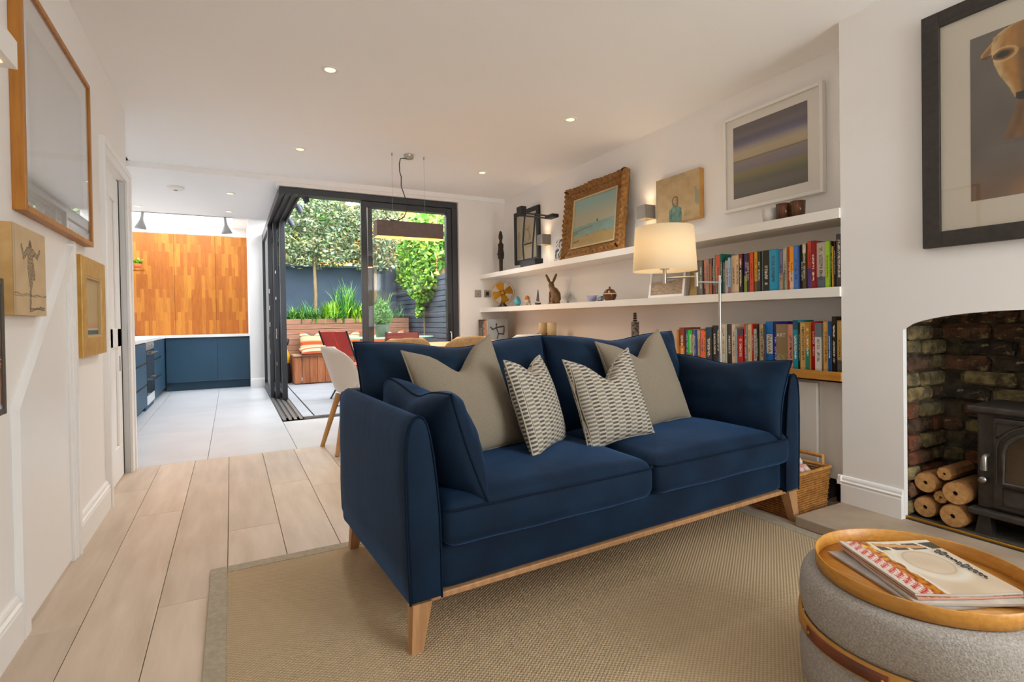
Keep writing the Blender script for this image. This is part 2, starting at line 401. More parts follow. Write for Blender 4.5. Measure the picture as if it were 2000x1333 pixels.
smesh('wall_chimney', ch, wall_m, 'white chimney breast with an arched brick fireplace')
# soot brick lining of the fire opening
lining = struct('wall_fireplace', 'old brick lining of the fireplace', (0, 0, 0))
mortar_m = mat('sooty_mortar', '#5d5340', '#3a3226', rough=.95, scale=18, bump=.6, bscale=60, lo=.4, hi=.6)
lm = MB(); lm.box(3.10, 3.2, .2, OY1+.1, .05, 1.2); lm.box(CXF+.03, 3.15, OY1+.012, OY1+.1, .05, 1.15); lm.box(CXF+.03, 3.15, OY0-.1, OY0-.012, .05, 1.15); lm.box(CXF+.05, 3.15, OY0-.05, OY1+.05, 1.10, 1.18)
lm.build('mortar', mortar_m, lining)
brick_ms = [mat('brick_a', '#6b4a33', '#3b2a1e', rough=.95, scale=22, rnd=.25, bump=.8, bscale=70, detail=8), mat('brick_b', '#8a7a52', '#4c4028', rough=.95, scale=20, rnd=.25, bump=.8, bscale=70, detail=8),
            mat('brick_c', '#7d4426', '#4d3222', rough=.95, scale=22, rnd=.25, bump=.8, bscale=70, detail=8), mat('brick_d', '#463c2e', '#241f18', rough=.95, scale=22, rnd=.2, bump=.8, bscale=70, detail=8), mat('brick_e', '#9a8358', '#5a4d30', rough=.95, scale=16, rnd=.2, bump=.9, bscale=60, detail=8)]
for m_ in brick_ms:
    nm = NodeMath(m_); src = nm.b.inputs['Base Color'].links[0].from_socket
    f1 = nm.noise(34, detail=6); f2 = nm.noise(11, detail=3)
    k = nm.op('MULTIPLY', nm.op('GREATER_THAN', nm.op('ADD', f1, nm.op('MULTIPLY', f2, .6)), .90), .75)
    c1_ = nm.mix(k, src, '#8d8060'); k2 = nm.op('MULTIPLY', nm.op('GREATER_THAN', nm.noise(19, detail=5), .58), .6)
    nm.L.new(nm.mix(k2, c1_, '#2c241b'), nm.b.inputs['Base Color'])
def rough_brick(l, d, h, seed):
    bm = bmesh.new(); bmesh.ops.create_cube(bm, size=1); bmesh.ops.scale(bm, vec=(l, d, h), verts=bm.verts)
    bmesh.ops.bevel(bm, geom=bm.edges[:], offset=.012, segments=1, affect='EDGES')
    for v in bm.verts:
        v.co += Vector((n2(v.co.x*40, v.co.z*40, seed), n2(v.co.y*40, v.co.x*40, seed+5), n2(v.co.z*40, v.co.y*40, seed+9)))*.011
    return MB().bm(bm)
r3 = random.Random(3)
bmeshes = [[rough_brick(l, .05, .062, k*7+j).mesh('brick', bm_) for k, bm_ in enumerate(brick_ms)] for j, l in enumerate((.205, .10))]
for row in range(14):
    z = .095+row*.074
    off = 0 if row % 2 else .108
    y = OY1+.02-off*.9
    while y > OY0-.1:                                             # back wall, facing the room
        j = 0 if r3.random() < .8 else 1; l = (.205, .10)[j]
        k = r3.choice([0, 0, 1, 3, 3, 2, 0]) if row > 4 else r3.choice([0, 2, 2, 3, 1])
        inst('brick', bmeshes[j][k], lining, (3.095+r3.uniform(-.008, .008), y-l/2, z+r3.uniform(-.004, .004)), (r3.uniform(-.02, .02), 0, PI/2+r3.uniform(-.03, .03)))
        y -= l+.014
    x = CXF+.045 if row % 2 else CXF+.035
    for j in ((0, 1) if row % 2 else (1, 0)):                      # left and right cheeks
        l = (.205, .10)[j]
        for yy in (OY1, OY0):
            k = r3.choice([1, 4, 4, 2, 0, 1] if row > 6 else [1, 2, 2, 4, 0])
            inst('brick', bmeshes[j][k], lining, (x+l/2, yy+(.012 if yy == OY1 else -.012)+r3.uniform(-.006, .006), z+r3.uniform(-.004, .004)), (0, 0, r3.uniform(-.03, .03)))
        x += l+.014
for i in range(13):                                                # arch ring of bricks on edge
    t = (i+.5)/13; y = OY0+.02+(OY1-OY0-.04)*t
    inst('brick', bmeshes[1][r3.choice([1, 2, 4, 0])], lining, (CXF+.055, y, arch_z(y)-.001+.018), (0, math.atan2(arch_z(y+.01)-arch_z(y-.01), .02)*0, PI/2), (.62, 1, .55))
# hearth slab, brass strip, fire floor
stone_m = mat('hearth_stone', '#b3a08a', '#9d8a76', rough=.7, scale=5, bump=.1, bscale=40, detail=8)
hs = struct('trim_2', 'grey stone hearth slab in front of the chimney breast')
MB().box(2.345, 2.76, -.05, 1.60, 0, .05, .006).build('hearth_slab', stone_m, hs)
MB().box(2.74, 3.12, OY0-.01, OY1+.012, .0, .055).build('fire_floor', mat('soot_floor', '#5d5347', '#3d352c', rough=.95, scale=14, bump=.4, bscale=90), hs)
MB().tube([(2.745, .05, .061), (2.745, 1.33, .061)], .0065, 10).build('brass_strip', brass_m, hs)
# skirtings (moulded)
def skirting(name, p0, p1, nrm, label, h=.135, z0=0, mi=trim_m):
    p0, p1, nv = Vector((*p0, z0)), Vector((*p1, z0)), Vector((*nrm, 0))
    prof = [(0, 0), (.020, 0), (.020, h-.045), (.017, h-.038), (.021, h-.028), (.013, h-.022), (.013, h-.012), (.009, h-.004), (.005, h), (0, h)]
    mb = MB().poly([p0+nv*a+Vector((0, 0, b)) for a, b in prof], p1-p0)
    return smesh(name, weld_flat(mb), mi, label)
def weld_flat(mb):
    bm = bmesh.new(); vs = [bm.verts.new(v) for v in mb.v]
    for f in mb.f: bm.faces.new([vs[i] for i in f])
    bmesh.ops.remove_doubles(bm, verts=bm.verts, dist=1e-5); bmesh.ops.recalc_face_normals(bm, faces=bm.faces); return MB().bm(bm)
skirting('baseboard_left', (XL, -1.6), (XL, 2.219), (1, 0), 'white moulded skirting near the understairs cupboard', h=.15)
skirting('baseboard_left_far', (XL, 2.958), (XL, 3.616), (1, 0), 'white moulded skirting between the cupboard and the sliding door', h=.15)
skirting('baseboard_chimney', (CXF, OY1+.003), (CXF, 1.62), (-1, 0), 'white moulded skirting on the chimney breast', z0=.05)
skirting('baseboard_chimney_side', (CXF-.02, 1.60), (XR, 1.60), (0, 1), 'white skirting round the chimney corner', z0=.05)
skirting('baseboard_far', (.258, 9.12), (.45, 9.12), (0, -1), 'white skirting beside the blue kitchen units', h=.15)
skirting('baseboard_dining', (2.40, YF), (XR, YF), (0, -1), 'white skirting under the sockets')
# understairs cupboard: sloping door and its trims
dc = struct('door_1', 'white understairs cupboard door with a sloping top')
def ytz(y): return .765+(y-2.255)*(1.365-.765)/(2.945-2.255)
MB().poly([(XL, 2.29, .012), (XL, 2.865, .012), (XL, 2.865, ytz(2.865)-.05), (XL, 2.29, ytz(2.29)-.05)], (.006, 0, 0)).build('door_panel', trim_m, dc)
MB().poly([(XL, 2.225, 0), (XL, 2.285, 0), (XL, 2.285, ytz(2.285)-.035), (XL, 2.225, ytz(2.225))], (.022, 0, 0)).build('door_trim', trim_m, dc)
MB().poly([(XL, 2.221, ytz(2.225)-.075), (XL, 2.95, ytz(2.95)-.075), (XL, 2.95, ytz(2.95)), (XL, 2.221, ytz(2.225))], (.024, 0, 0)).build('door_trim', trim_m, dc)
mb = MB().poly([(XL, 2.87, 0), (XL, 2.955, 0), (XL, 2.955, ytz(2.955)-.02), (XL, 2.87, ytz(2.87)-.03)], (.016, 0, 0)); mb.box(XL-.01, XL+.026, 2.925, 2.957, -.01, ytz(2.955)-.018); mb.box(XL-.01, XL+.021, 2.90, 2.915, -.01, ytz(2.9)-.035)
mb.build('door_trim', trim_m, dc)
# sliding door with its architrave
dp = struct('door_2', 'white panelled sliding door in a moulded architrave')
for nm, pts in (('architrave', [(3.62, 0, 3.72, 1.965)]), ('architrave', [(4.40, 0, 4.50, 1.965)]), ('architrave', [(3.62, 1.965, 4.50, 2.04)])):
    y0, z0, y1, z1 = pts[0]
    m_ = MB().box(XL, XL+.018, y0, y1, z0, z1, .003)
    if z0 > 1: m_.box(XL-.01, XL+.028, y0-.003, y1+.003, z1-.028, z1+.003, .004)
    elif y0 < 4: m_.box(XL-.01, XL+.028, y0-.003, y0+.028, z0-.01, z1+.05, .004)
    else: m_.box(XL-.01, XL+.028, y1-.028, y1+.003, z0-.01, z1+.05, .004)
    m_.build(nm, trim_m, dp)
sl = MB().box(-.70, -.662, 3.72, 4.345, .008, 1.955)
slab = sl.build('door_slab', trim_m, dp)
for (a, b, c, d) in ((3.72, 4.345, .008, .22), (3.72, 4.345, 1.80, 1.955), (3.72, 4.345, .86, .98), (3.72, 3.83, .22, 1.8), (4.235, 4.345, .22, 1.8), (3.995, 4.075, .22, 1.8)):
    MB().box(-.662, -.648, a, b, c, d, .003).build('door_rail', trim_m, slab)
MB().box(-.649, -.646, 4.27, 4.30, .70, .80, .002).build('flush_pull', mat('pull_grey', '#8d8984', rough=.5), slab)
MB().box(-.72, -.651, 4.347, 4.402, 0.001, 1.964).build('dark_gap', dark_m, dp)
# ================================================================= GARDEN DOORS
gd = struct('door_3', 'anthracite corner sliding doors open to the garden')
FY = 5.85
MB().box(.455, 2.375, FY, FY+.15, 2.315, 2.378, .004).build('head_frame', frame_dark_m, gd)
MB().box(2.315, 2.378, FY, FY+.15, 0, 2.315, .004).build('jamb', frame_dark_m, gd)
tr = MB().box(.452, .66, FY+.15, 9.12, 2.335, 2.378)
for xa in (.452, .512, .575, .642): tr.box(xa, xa+.018, FY+.0, 9.12, 2.300, 2.34)
tr.build('head_track', frame_dark_m, gd)
rail_m = mat('track_metal', '#8a8580', rough=.35, metal=.7)
ft = MB().box(.445, .655, FY-.02, 9.12, -.004, .004); ft.box(.445, 2.378, FY-.02, FY+.16, -.004, .004)
ft.build('floor_track', frame_dark_m, gd)
for xa in (.452, .505, .555, .61): MB().box(xa, xa+.030, FY, 9.10, .004, .014, .002).build('track_rib', rail_m, gd)
for ya in (.02, .08): MB().box(.66, 2.33, FY+ya, FY+ya+.02, .004, .012).build('track_rib', rail_m, gd)
def leaf(axis, a0, a1, c, th=.045, st=.06):
    """one sliding leaf: frame and pane; axis 'y' runs along y at x=c"""
    fr = MB(); z0, z1 = .016, 2.31
    def bx(p0, p1, q0, q1, r0, r1, bev=.003, m=None):
        t = m or fr
        if axis == 'y': t.box(q0, q1, p0, p1, r0, r1, bev)
        else: t.box(p0, p1, q0, q1, r0, r1, bev)
    bx(a0, a0+st, c-th/2, c+th/2, z0, z1); bx(a1-st, a1, c-th/2, c+th/2, z0, z1)
    bx(a0+st, a1-st, c-th/2, c+th/2, z0, z0+.07); bx(a0+st, a1-st, c-th/2, c+th/2, z1-.06, z1)
    o = fr.build('sliding_leaf', frame_dark_m, gd)
    g = MB(); bx(a0+st-.005, a1-st+.005, c-.003, c+.003, z0+.065, z1-.055, 0, g); g.build('pane', glass_m, o)
    return o
lf1 = leaf('y', 7.72, 9.10, .472); lf2 = leaf('y', 7.55, 9.05, .528); lf3 = leaf('y', 7.36, 9.0, .60, th=.06, st=.08)
for z in (.62, .98, 1.20, 1.42): MB().box(.452, .462, 7.7, 7.715, z-.03, z+.03, .002).build('lock_plate', chrome_m, lf1)
for z, h in ((.86, .13), (.47, .05), (1.32, .04), (1.66, .04)): MB().box(.517, .530, 7.545, 7.552, z-h/2, z+h/2, .002).build('lock_plate', chrome_m, lf2)
MB().box(.44, .452, 7.78, 7.80, .78, .86, .003).tube([(.446, 7.79, .83), (.42, 7.79, .83)], .008).build('handle', chrome_m, lf1)
la = leaf('x', 1.268, 2.312, FY+.035, st=.062); lb = leaf('x', 1.352, 2.312, FY+.095, st=.05)
hb = MB().box(2.255, 2.285, FY+.0, FY+.014, .74, 1.08, .004); hb.build('handle_plate', black_m, la)
MB().tube([(2.27, FY+.008, .86), (2.27, FY-.045, .86), (2.27, FY-.05, .80), (2.27, FY-.045, .74)], .009, 8).build('handle', chrome_m, la)
# rooflight over the kitchen
rl = struct('window_1', 'bright rooflight above the timber kitchen doors')
MB().add([(-1.5, 8.1, 2.74), (.05, 8.1, 2.74), (.05, 9.98, 2.585), (-1.5, 9.98, 2.585)], [(0, 1, 2, 3)]).build('pane', glass_m, rl)
MB().box(-1.5, .05, 9.95, 9.985, 2.44, 2.60).build('rooflight_upstand', ceil_m, rl)
# unseen window frame added to match the lamp behind the camera
wn = struct('window_2', 'added, unseen window frame behind the camera')
fm = MB()
for a, b, c, d in ((1.25, 2.85, .45, .51), (1.25, 2.85, 2.19, 2.25), (1.25, 1.31, .45, 2.25), (2.79, 2.85, .45, 2.25), (2.03, 2.07, .45, 2.25), (1.25, 2.85, 1.33, 1.37)): fm.box(a, b, -1.558, -1.52, c, d)
fm.build('window_frame', trim_m, wn)

# ================================================================= LAMPS IN THE CEILING
glow_m = mat('lamp_glow', '#fff1d6', emit=1.6, ecol='#ffe2a0')
WARM = (1.0, .98, .95)
def downlight(x, y, z, label, e=43, grp='recessed ceiling downlights'):
    t = thing('downlight', label, 'ceiling light', (x, y, z), group=grp)
    MB().lathe([(.030, -.003), (.034, -.007), (.046, -.005), (.050, 0)], n=28).build('bezel', white_m, t)
    MB().lathe([(.030, -.0045), (.0001, -.0045)], n=24).build('bulb', glow_m, t)
    light('downlight_beam', 'SPOT', (x, y, z-.012), e, WARM, target=(x, y, 0), spot_size=math.radians(120), spot_blend=.9, shadow_soft_size=.04).parent = None
for x, y, lb_ in ((.537, 3.23, 'round downlight nearest the camera, above the sofa arm'), (2.241, 3.27, 'round downlight near the striped photograph, above the shelves'),
                  (.545, 4.82, 'round downlight above the white dining chair'), (2.243, 4.83, 'round downlight above the far end of the shelves')):
    downlight(x, y, CE, lb_)
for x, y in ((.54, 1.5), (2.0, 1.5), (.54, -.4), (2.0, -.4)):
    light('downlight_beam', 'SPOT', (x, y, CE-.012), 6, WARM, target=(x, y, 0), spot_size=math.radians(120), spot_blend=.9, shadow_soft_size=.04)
for x, y, lb_ in ((.02, 6.56, 'kitchen downlight beside the smoke alarm'), (.005, 7.62, 'kitchen downlight above the right hanging spotlight'), (-.958, 7.68, 'kitchen downlight above the left hanging spotlight')):
    downlight(x, y, KC, lb_, 9, 'kitchen ceiling downlights')
sa = thing('smoke_alarm', 'round white smoke alarm on the kitchen ceiling', 'smoke alarm', (-.477, 6.47, KC))
MB().lathe([(.075, 0), (.075, -.018), (.060, -.030), (.0001, -.034)], n=30).build('body', white_m, sa)
MB().lathe([(.018, -.033), (.016, -.040), (.0001, -.041)], n=16).build('sensor', mat('grey_plastic', '#9a9a98'), sa)
for x, y, lb_, tl in ((-.955, 8.085, 'grey cone spotlight at the left of the rooflight', .12), (-.045, 8.085, 'grey cone spotlight at the right of the rooflight', -.1)):
    t = thing('spotlight', lb_, 'spotlight', (x, y, 2.42), group='cone spotlights under the rooflight'); t.rotation_euler = (0, tl, 0)
    MB().cyl((0, 0, 0), (0, 0, -.07), .017, n=14).build('neck', mat('grey_metal', '#b4b4b4', rough=.45, metal=.2), t)
    MB().lathe([(.019, -.06), (.024, -.10), (.068, -.21), (.064, -.21), (.020, -.10)], n=26).build('shade', MATS['grey_metal'], t)
# pendant over the dining table
pd = thing('pendant_lamp', 'long brown box pendant lamp over the dining table', 'pendant lamp', (1.42, 4.6, CE))
br_m = mat('bronze_brown', '#6b5348', '#5f4a40', rough=.5, scale=30)
MB().box(-.305, .295, -.055, .055, -.735, -.60, .002).build('shade', br_m, pd)
MB().box(-.300, .290, -.050, .050, -.742, -.736).build('light_strip', mat('strip_glow', '#ffc060', emit=5, ecol='#ffb040'), pd)
for dx in (-.15, .14):
    MB().cyl((dx, 0, 0), (dx, 0, -.025), .006, n=10).build('wire_anchor', steel_m, pd)
    MB().tube([(dx, 0, -.02), (dx*1.02, 0, -.60)], .0011, 5).build('wire', steel_m, pd)
MB().lathe([(.0001, -.030), (.042, -.030), (.042, 0)], n=24).build('ceiling_rose', steel_m, pd)
MB().tube([(-.02, 0, -.03), (-.075, 0, -.04), (-.085, 0, -.09), (-.082, 0, -.16), (-.07, 0, -.20), (-.072, 0, -.28), (-.045, 0, -.36), (-.02, 0, -.42), (-.02, 0, -.48), (-.05, 0, -.55), (-.11, 0, -.59), (-.17, 0, -.585), (-.205, 0, -.565), (-.22, 0, -.60)], .0045, 8).build('cord', black_m, pd)
light('pendant_glow', 'AREA', (1.41, 4.6, 1.722), 10, (1, .72, .42), target=(1.41, 4.6, 0), shape='RECTANGLE', size=.55, size_y=.08)

# ================================================================= KITCHEN
blue_m = mat('blue_units', '#21455c', '#1f4157', rough=.5, scale=3)
blue_dk_m = mat('blue_plinth', '#1e3f55', rough=.55)
wtop_m = mat('white_worktop', '#e9e7e4', rough=.25)
kw = thing('worktop', 'white L-shaped kitchen worktop on the blue units', 'worktop', (-.9, 9.6, .80))
MB().poly([(-.59, 0-3.05, 0), (.04, -3.05, 0), (.04, -.27, 0), (1.175, -.27, 0), (1.175, .36, 0), (-.59, .36, 0)], (0, 0, .032)).build('slab', wtop_m, kw)
def unit_far(x0, x1, label, gap):
    t = thing('base_unit', label, 'kitchen unit', ((x0+x1)/2, 9.65, 0), group='blue base units on the far wall'); w = (x1-x0)/2
    MB().box(-w, w, -.27, .30, .12, .80).build('carcass', blue_dk_m, t)
    MB().box(-w+.0015, w-.0015, -.29, -.27, .125, .785, .002).build('door', blue_m, t)
    MB().box(-w, w, -.24, .30, 0, .12).build('plinth', blue_dk_m, t)
unit_far(-.86, -.19, 'wide blue base unit in the kitchen corner', 0); unit_far(-.19, .255, 'narrow blue base unit beside the white wall end', 0)
def unit_left(y0, y1, label, drawers):
    t = thing('base_unit', label, 'kitchen unit', (-1.19, (y0+y1)/2, 0), group='blue base units on the oven wall'); h = (y1-y0)/2
    MB().box(-.30, .30, -h, h, .06, .80).build('carcass', blue_dk_m, t)
    if drawers:
        for a, b in ((.065, .30), (.315, .55), (.565, .79)):
            d = MB().box(.30, .318, -h+.002, h-.002, a, b, .002).build('drawer', blue_m, t)
            MB().box(.300, .3185, -h*.8, h*.8, b-.004, b+.016).build('finger_pull', dark_m, d)
    else: MB().box(.30, .318, -h+.002, h-.002, .065, .79, .002).build('door', blue_m, t)
    MB().box(-.30, .27, -h, h, 0, .06).build('plinth', blue_dk_m, t)
unit_left(6.55, 7.42, 'blue drawer unit nearest the room, before the ovens', True); unit_left(8.14, 8.92, 'blue drawer unit beyond the ovens', True); unit_left(8.92, 9.36, 'slim blue corner unit beyond the oven drawers', False)
ov = thing('oven', 'black glass and steel double oven among the blue units', 'oven', (-1.19, 7.78, 0))
MB().box(-.30, .30, -.36, .36, 0, .80).build('carcass', blue_dk_m, ov)
og_m = mat('oven_glass', '#3a3a3a', rough=.08, spec=.8)
MB().box(.30, .318, -.33, .33, .70, .795, .003).build('control_panel', steel_m, ov)
for dy in (-.2, 0, .2): MB().cyl((.318, dy, .75), (.335, dy, .75), .018, n=14).build('knob', chrome_m, ov)
for a, b in ((.40, .69), (.17, .39)):
    d = MB().box(.30, .320, -.33, .33, a, b, .003).build('door', og_m, ov)
    MB().tube([(.36, -.28, b-.03), (.36, .28, b-.03)], .010, 10).box(.32, .36, -.27, -.25, b-.038, b-.022).box(.32, .36, .25, .27, b-.038, b-.022).build('handle', chrome_m, d)
MB().box(.30, .318, -.33, .33, .06, .165, .003).build('warming_drawer', mat('pale_steel', '#d8dcdc', rough=.3, metal=.3), ov)
# timber wall doors
iro_m = mat('iroko', '#c07a2a', '#a5601c', rough=.5)
nm = NodeMath(iro_m)
def iroko(nm):
    tc = nm.N.new('ShaderNodeTexCoord'); oi = nm.N.new('ShaderNodeObjectInfo')
    sp_ = nm.N.new('ShaderNodeSeparateXYZ'); mp = nm.N.new('ShaderNodeCombineXYZ'); nm.L.new(tc.outputs['Object'], sp_.inputs[0]); nm.L.new(sp_.outputs[2], mp.inputs[0]); nm.L.new(sp_.outputs[0], mp.inputs[1])
    br = nm.N.new('ShaderNodeTexBrick'); br.inputs['Scale'].default_value = 1; br.inputs['Brick Width'].default_value = .36; br.inputs['Row Height'].default_value = .048
    br.inputs['Mortar Size'].default_value = 0; br.offset = .37; br.offset_frequency = 2
    br.inputs['Color1'].default_value = (*lin('#9e580a'), 1); br.inputs['Color2'].default_value = (*lin('#c4862a'), 1); br.inputs['Bias'].default_value = -.35
    nm.L.new(mp.outputs[0], br.inputs['Vector'])
    g = nm.noise(9, (9, 9, .8), 6)
    cr = nm.N.new('ShaderNodeValToRGB'); cr.color_ramp.elements[0].color = (.82, .78, .7, 1); cr.color_ramp.elements[1].color = (1.12, 1.1, 1.05, 1); cr.color_ramp.elements[0].position = .3; cr.color_ramp.elements[1].position = .7
    nm.L.new(g, cr.inputs[0])
    mu = nm.N.new('ShaderNodeMix'); mu.data_type = 'RGBA'; mu.blend_type = 'MULTIPLY'; mu.inputs[0].default_value = 1
    nm.L.new(br.outputs['Color'], mu.inputs[6]); nm.L.new(cr.outputs[0], mu.inputs[7]); nm.L.new(mu.outputs[2], nm.b.inputs['Base Color'])
iroko(nm)
wc = thing('wall_cupboard', 'tall orange timber cupboard doors above the worktop', 'cupboard', (-.5, 9.93, .835))
for xa, xb in ((-1.36, -.775), (-.772, -.207), (-.204, .278)):
    MB().box(xa+.5, xb+.5, -.03, .0, 0, 1.59, .002).build('door', iro_m, wc)
MB().box(-1.0, .78, .0, .035, 0, 1.59).build('backing', mat('cup_back', '#7a4a18', rough=.7), wc)
# ================================================================= SOFA
SA = math.radians(3.0)
S0 = Vector((.455, 1.526, 0))
def S(u, v, z=0): return (S0.x+u*math.cos(SA)-v*math.sin(SA), S0.y+u*math.sin(SA)+v*math.cos(SA), z)
sofa = thing('sofa', 'navy blue velvet two-seat sofa with tapered wooden legs', 'sofa', S0, SA)
MB().box(.02, 1.95, .02, .86, .140, .160, .004).build('base_rail', oak_leg_m, sofa)
for (x, y, dx, dy) in ((.0, .0, .022, .022), (1.97, .0, -.022, .022), (.03, .88, .02, -.025), (1.94, .88, -.02, -.025)):
    sx = 1 if dx > 0 else -1; sy = 1 if dy > 0 else -1
    top = [(x+sx*a+dx*.4, y+sy*b+dy*.4) for a, b in ((0, 0), (.062, 0), (.062, .05), (0, .05))]; bot = [(x+sx*a, y+sy*b) for a, b in ((0, 0), (.034, 0), (.034, .034), (0, .034))]
    if sx*sy < 0: top.reverse(); bot.reverse()
    MB().add([(*p, 0) for p in bot]+[(*p, .15) for p in top], [(3, 2, 1, 0), (4, 5, 6, 7)]+[(i, (i+1) % 4, 4+(i+1) % 4, 4+i) for i in range(4)]).build('leg', oak_leg_m, sofa)
aprof = [(.000, .155), (-.004, .25), (-.008, .38), (-.010, .50), (-.009, .60), (-.005, .655), (.004, .690), (.018, .710), (.034, .716), (.049, .708), (.060, .688), (.070, .650), (.080, .59), (.090, .50), (.098, .40), (.100, .28), (.100, .155)]
def arm(mir):
    st = [(0, .010), (.004, .004), (.012, 0)]+[(.012+.80*i/12, 0) for i in range(1, 13)]+[(.845, .004), (.865, .018), (.880, .05)]
    cx, cz = .047, .43; mb = MB(); n = len(aprof)
    vs = []
    for y, ins in st:
        for x, z in aprof:
            k = 1-ins/.06*.9 if abs(x-cx) > 0 else 1
            xx = cx+(x-cx)*(1-ins/.055); zz = cz+(z-cz)*(1-ins/.29)
            xx += .0035*n2(y*6, z*6, 3)
            vs.append((1.97-xx if mir else xx, y, zz))
    fs = [(i*n+j, i*n+(j+1) % n, (i+1)*n+(j+1) % n, (i+1)*n+j) for i in range(len(st)-1) for j in range(n)]
    fs = [f[::-1] for f in fs] if mir else fs
    mb.add(vs, fs, True); e = (len(st)-1)*n
    mb.add(vs[:n], [tuple(range(n)) if mir else tuple(range(n))[::-1]]); mb.add(vs[e:], [tuple(range(n))[::-1] if mir else tuple(range(n))])
    return weld(mb)
for mir in (0, 1):
    a = arm(mir).build('arm', velvet_m, sofa)
    a.data.shade_smooth()
    MB().tube([((1.97-x if mir else x), .003, z) for x, z in aprof], .0038, 6).build('arm_piping', velvet_pip_m, a)
softbox(1.80, .86, .155, .03, n=12, nz=.002).xf(Matrix.Translation((.985, .455, .155))).build('base', velvet_m, sofa)
softbox(1.97, .13, .56, .04, n=14, nz=.003).xf(Matrix.Translation((.985, .835, .150))).build('back_panel', velvet_m, sofa)
for k, xc in enumerate((.543, 1.428)):
    c = softbox(.884, .665, .148, .05, crown=.034, n=22, nz=.0035, seed=k*9).xf(Matrix.Translation((xc, .30, .298))).build('seat_cushion', velvet_m, sofa)
    hw, y0, y1, zz = .442, -.033, .632, .435
    loop = []
    for cx_, cy_, a0 in ((xc+hw-.05, y0+.05, -PI/2), (xc+hw-.05, y1-.05, 0), (xc-hw+.05, y1-.05, PI/2), (xc-hw+.05, y0+.05, PI)):
        loop += [(cx_+.049*math.cos(a0+PI/2*i/5), cy_+.049*math.sin(a0+PI/2*i/5), zz-.012) for i in range(6)]
    MB().tube(loop, .0042, 6, closed=True).build('seat_piping', velvet_pip_m, c)
for k, (xc, w) in enumerate(((.490, .93), (1.418, .93))):
    b, pts = pillow(w, .50, .34, pinch=.05, chop=.03, seed=k*5+1, n=34, wr=.020)
    R_ = Matrix.Translation((xc, .675, .668)) @ Matrix.Rotation(math.radians(-9), 4, 'X')
    c = b.xf(R_).build('back_cushion', velvet_m, sofa)
    MB().tube([R_ @ Vector(p) for p in pts], .0042, 6, closed=True).build('cushion_piping', velvet_pip_m, c)

def cushion_thing(name, label, cat, w, h, t, m, pm_, pos, yaw_, lean, roll_=0, pinch=.1, chop=.08, seed=0, wr=.006, group=None, ear=0, pr=.004, wy=None):
    """lean: radians top tips back; local y is the thickness, -y faces the front"""
    b, pts = pillow(w, h, t, pinch, chop, seed, 28, wr, ear)
    o = bpy.data.objects.new(name, None); COL.objects.link(o); tag(o, label, cat, group)
    o.matrix_world = Matrix.Translation(pos) @ Matrix.Rotation(yaw_, 4, 'Z') @ Matrix.Rotation(-lean, 4, 'X') @ Matrix.Rotation(roll_, 4, 'Y')
    o.empty_display_size = .05
    c = b.build('cover', m, o)
    MB().tube(pts, pr, 6, closed=True).build('piping', pm_, o)
    return o
cushion_thing('arm_cushion', 'navy velvet cushion leaning on the near sofa arm', 'cushion', .66, .37, .21, velvet_m, velvet_pip_m, S(.190, .305, .600), SA+PI/2, math.radians(19), 0, .06, .035, 3, .012, 'navy arm cushions')
cushion_thing('arm_cushion', 'navy velvet cushion leaning on the far sofa arm', 'cushion', .70, .37, .17, velvet_m, velvet_pip_m, S(1.820, .315, .605), SA-PI/2, math.radians(14), 0, .06, .025, 8, .012, 'navy arm cushions')
# oatmeal linen pair
cushion_thing('linen_cushion', 'oatmeal linen cushion beside the near sofa arm', 'cushion', .43, .46, .17, linen_m, linen_m, S(.405, .445, .675), SA+math.radians(6), math.radians(20), math.radians(-7), .07, .10, 11, .006, 'oatmeal linen cushions', .02)
cushion_thing('linen_cushion', 'oatmeal linen cushion beside the far sofa arm', 'cushion', .44, .46, .17, linen_m, linen_m, S(1.405, .455, .675), SA-math.radians(2), math.radians(20), math.radians(-7), .07, .10, 17, .006, 'oatmeal linen cushions', .02)
# woven geometric pair
wv_m = mat('woven_dashes', '#cfc5b4', rough=.9, spec=.1, sheen=.1)
nm = NodeMath(wv_m); sx_ = nm.xyz()
colw, barh = .034, .0165
cx_ = nm.op('DIVIDE', nm.op('ADD', sx_[0], 5.0), colw); ci = nm.op('FLOOR', cx_); cf = nm.op('FRACT', cx_)
par = nm.op('FRACT', nm.op('MULTIPLY', ci, .5))
zz_ = nm.op('ADD', nm.op('DIVIDE', nm.op('ADD', sx_[2], 5.0), barh), par); bf = nm.op('FRACT', zz_)
bar = nm.op('LESS_THAN', bf, .52); inner = nm.op('MULTIPLY', nm.op('GREATER_THAN', cf, .10), nm.op('LESS_THAN', cf, .93))
dk = nm.op('MULTIPLY', bar, inner)
tone = nm.mix(nm.op('GREATER_THAN', par, .25), '#7a736a', '#5a554f')
wob = nm.noise(300)
c_ = nm.mix(dk, '#beb4a3', tone)
line = nm.op('MULTIPLY', nm.op('LESS_THAN', cf, .06), 1.0)
c_ = nm.mix(line, c_, '#575049')
nm.L.new(c_, nm.b.inputs['Base Color']); nm.bump(nm.op('ADD', nm.op('MULTIPLY', dk, .6), nm.op('MULTIPLY', wob, .6)), .4, .002)
trimw_m = mat('woven_edge', '#b8ac98', '#8d8375', scale=120, rough=.9)
cushion_thing('woven_cushion', 'grey and cream woven cushion turned to the side', 'cushion', .40, .40, .13, wv_m, trimw_m, S(.700, .37, .645), SA+math.radians(36), math.radians(18), math.radians(1), .09, .07, 23, .004, 'grey and cream woven cushions')
cushion_thing('woven_cushion', 'grey and cream woven cushion facing the front', 'cushion', .375, .39, .15, wv_m, trimw_m, S(1.040, .30, .640), SA+math.radians(-3), math.radians(18), math.radians(-6), .09, .10, 29, .004, 'grey and cream woven cushions', .015)

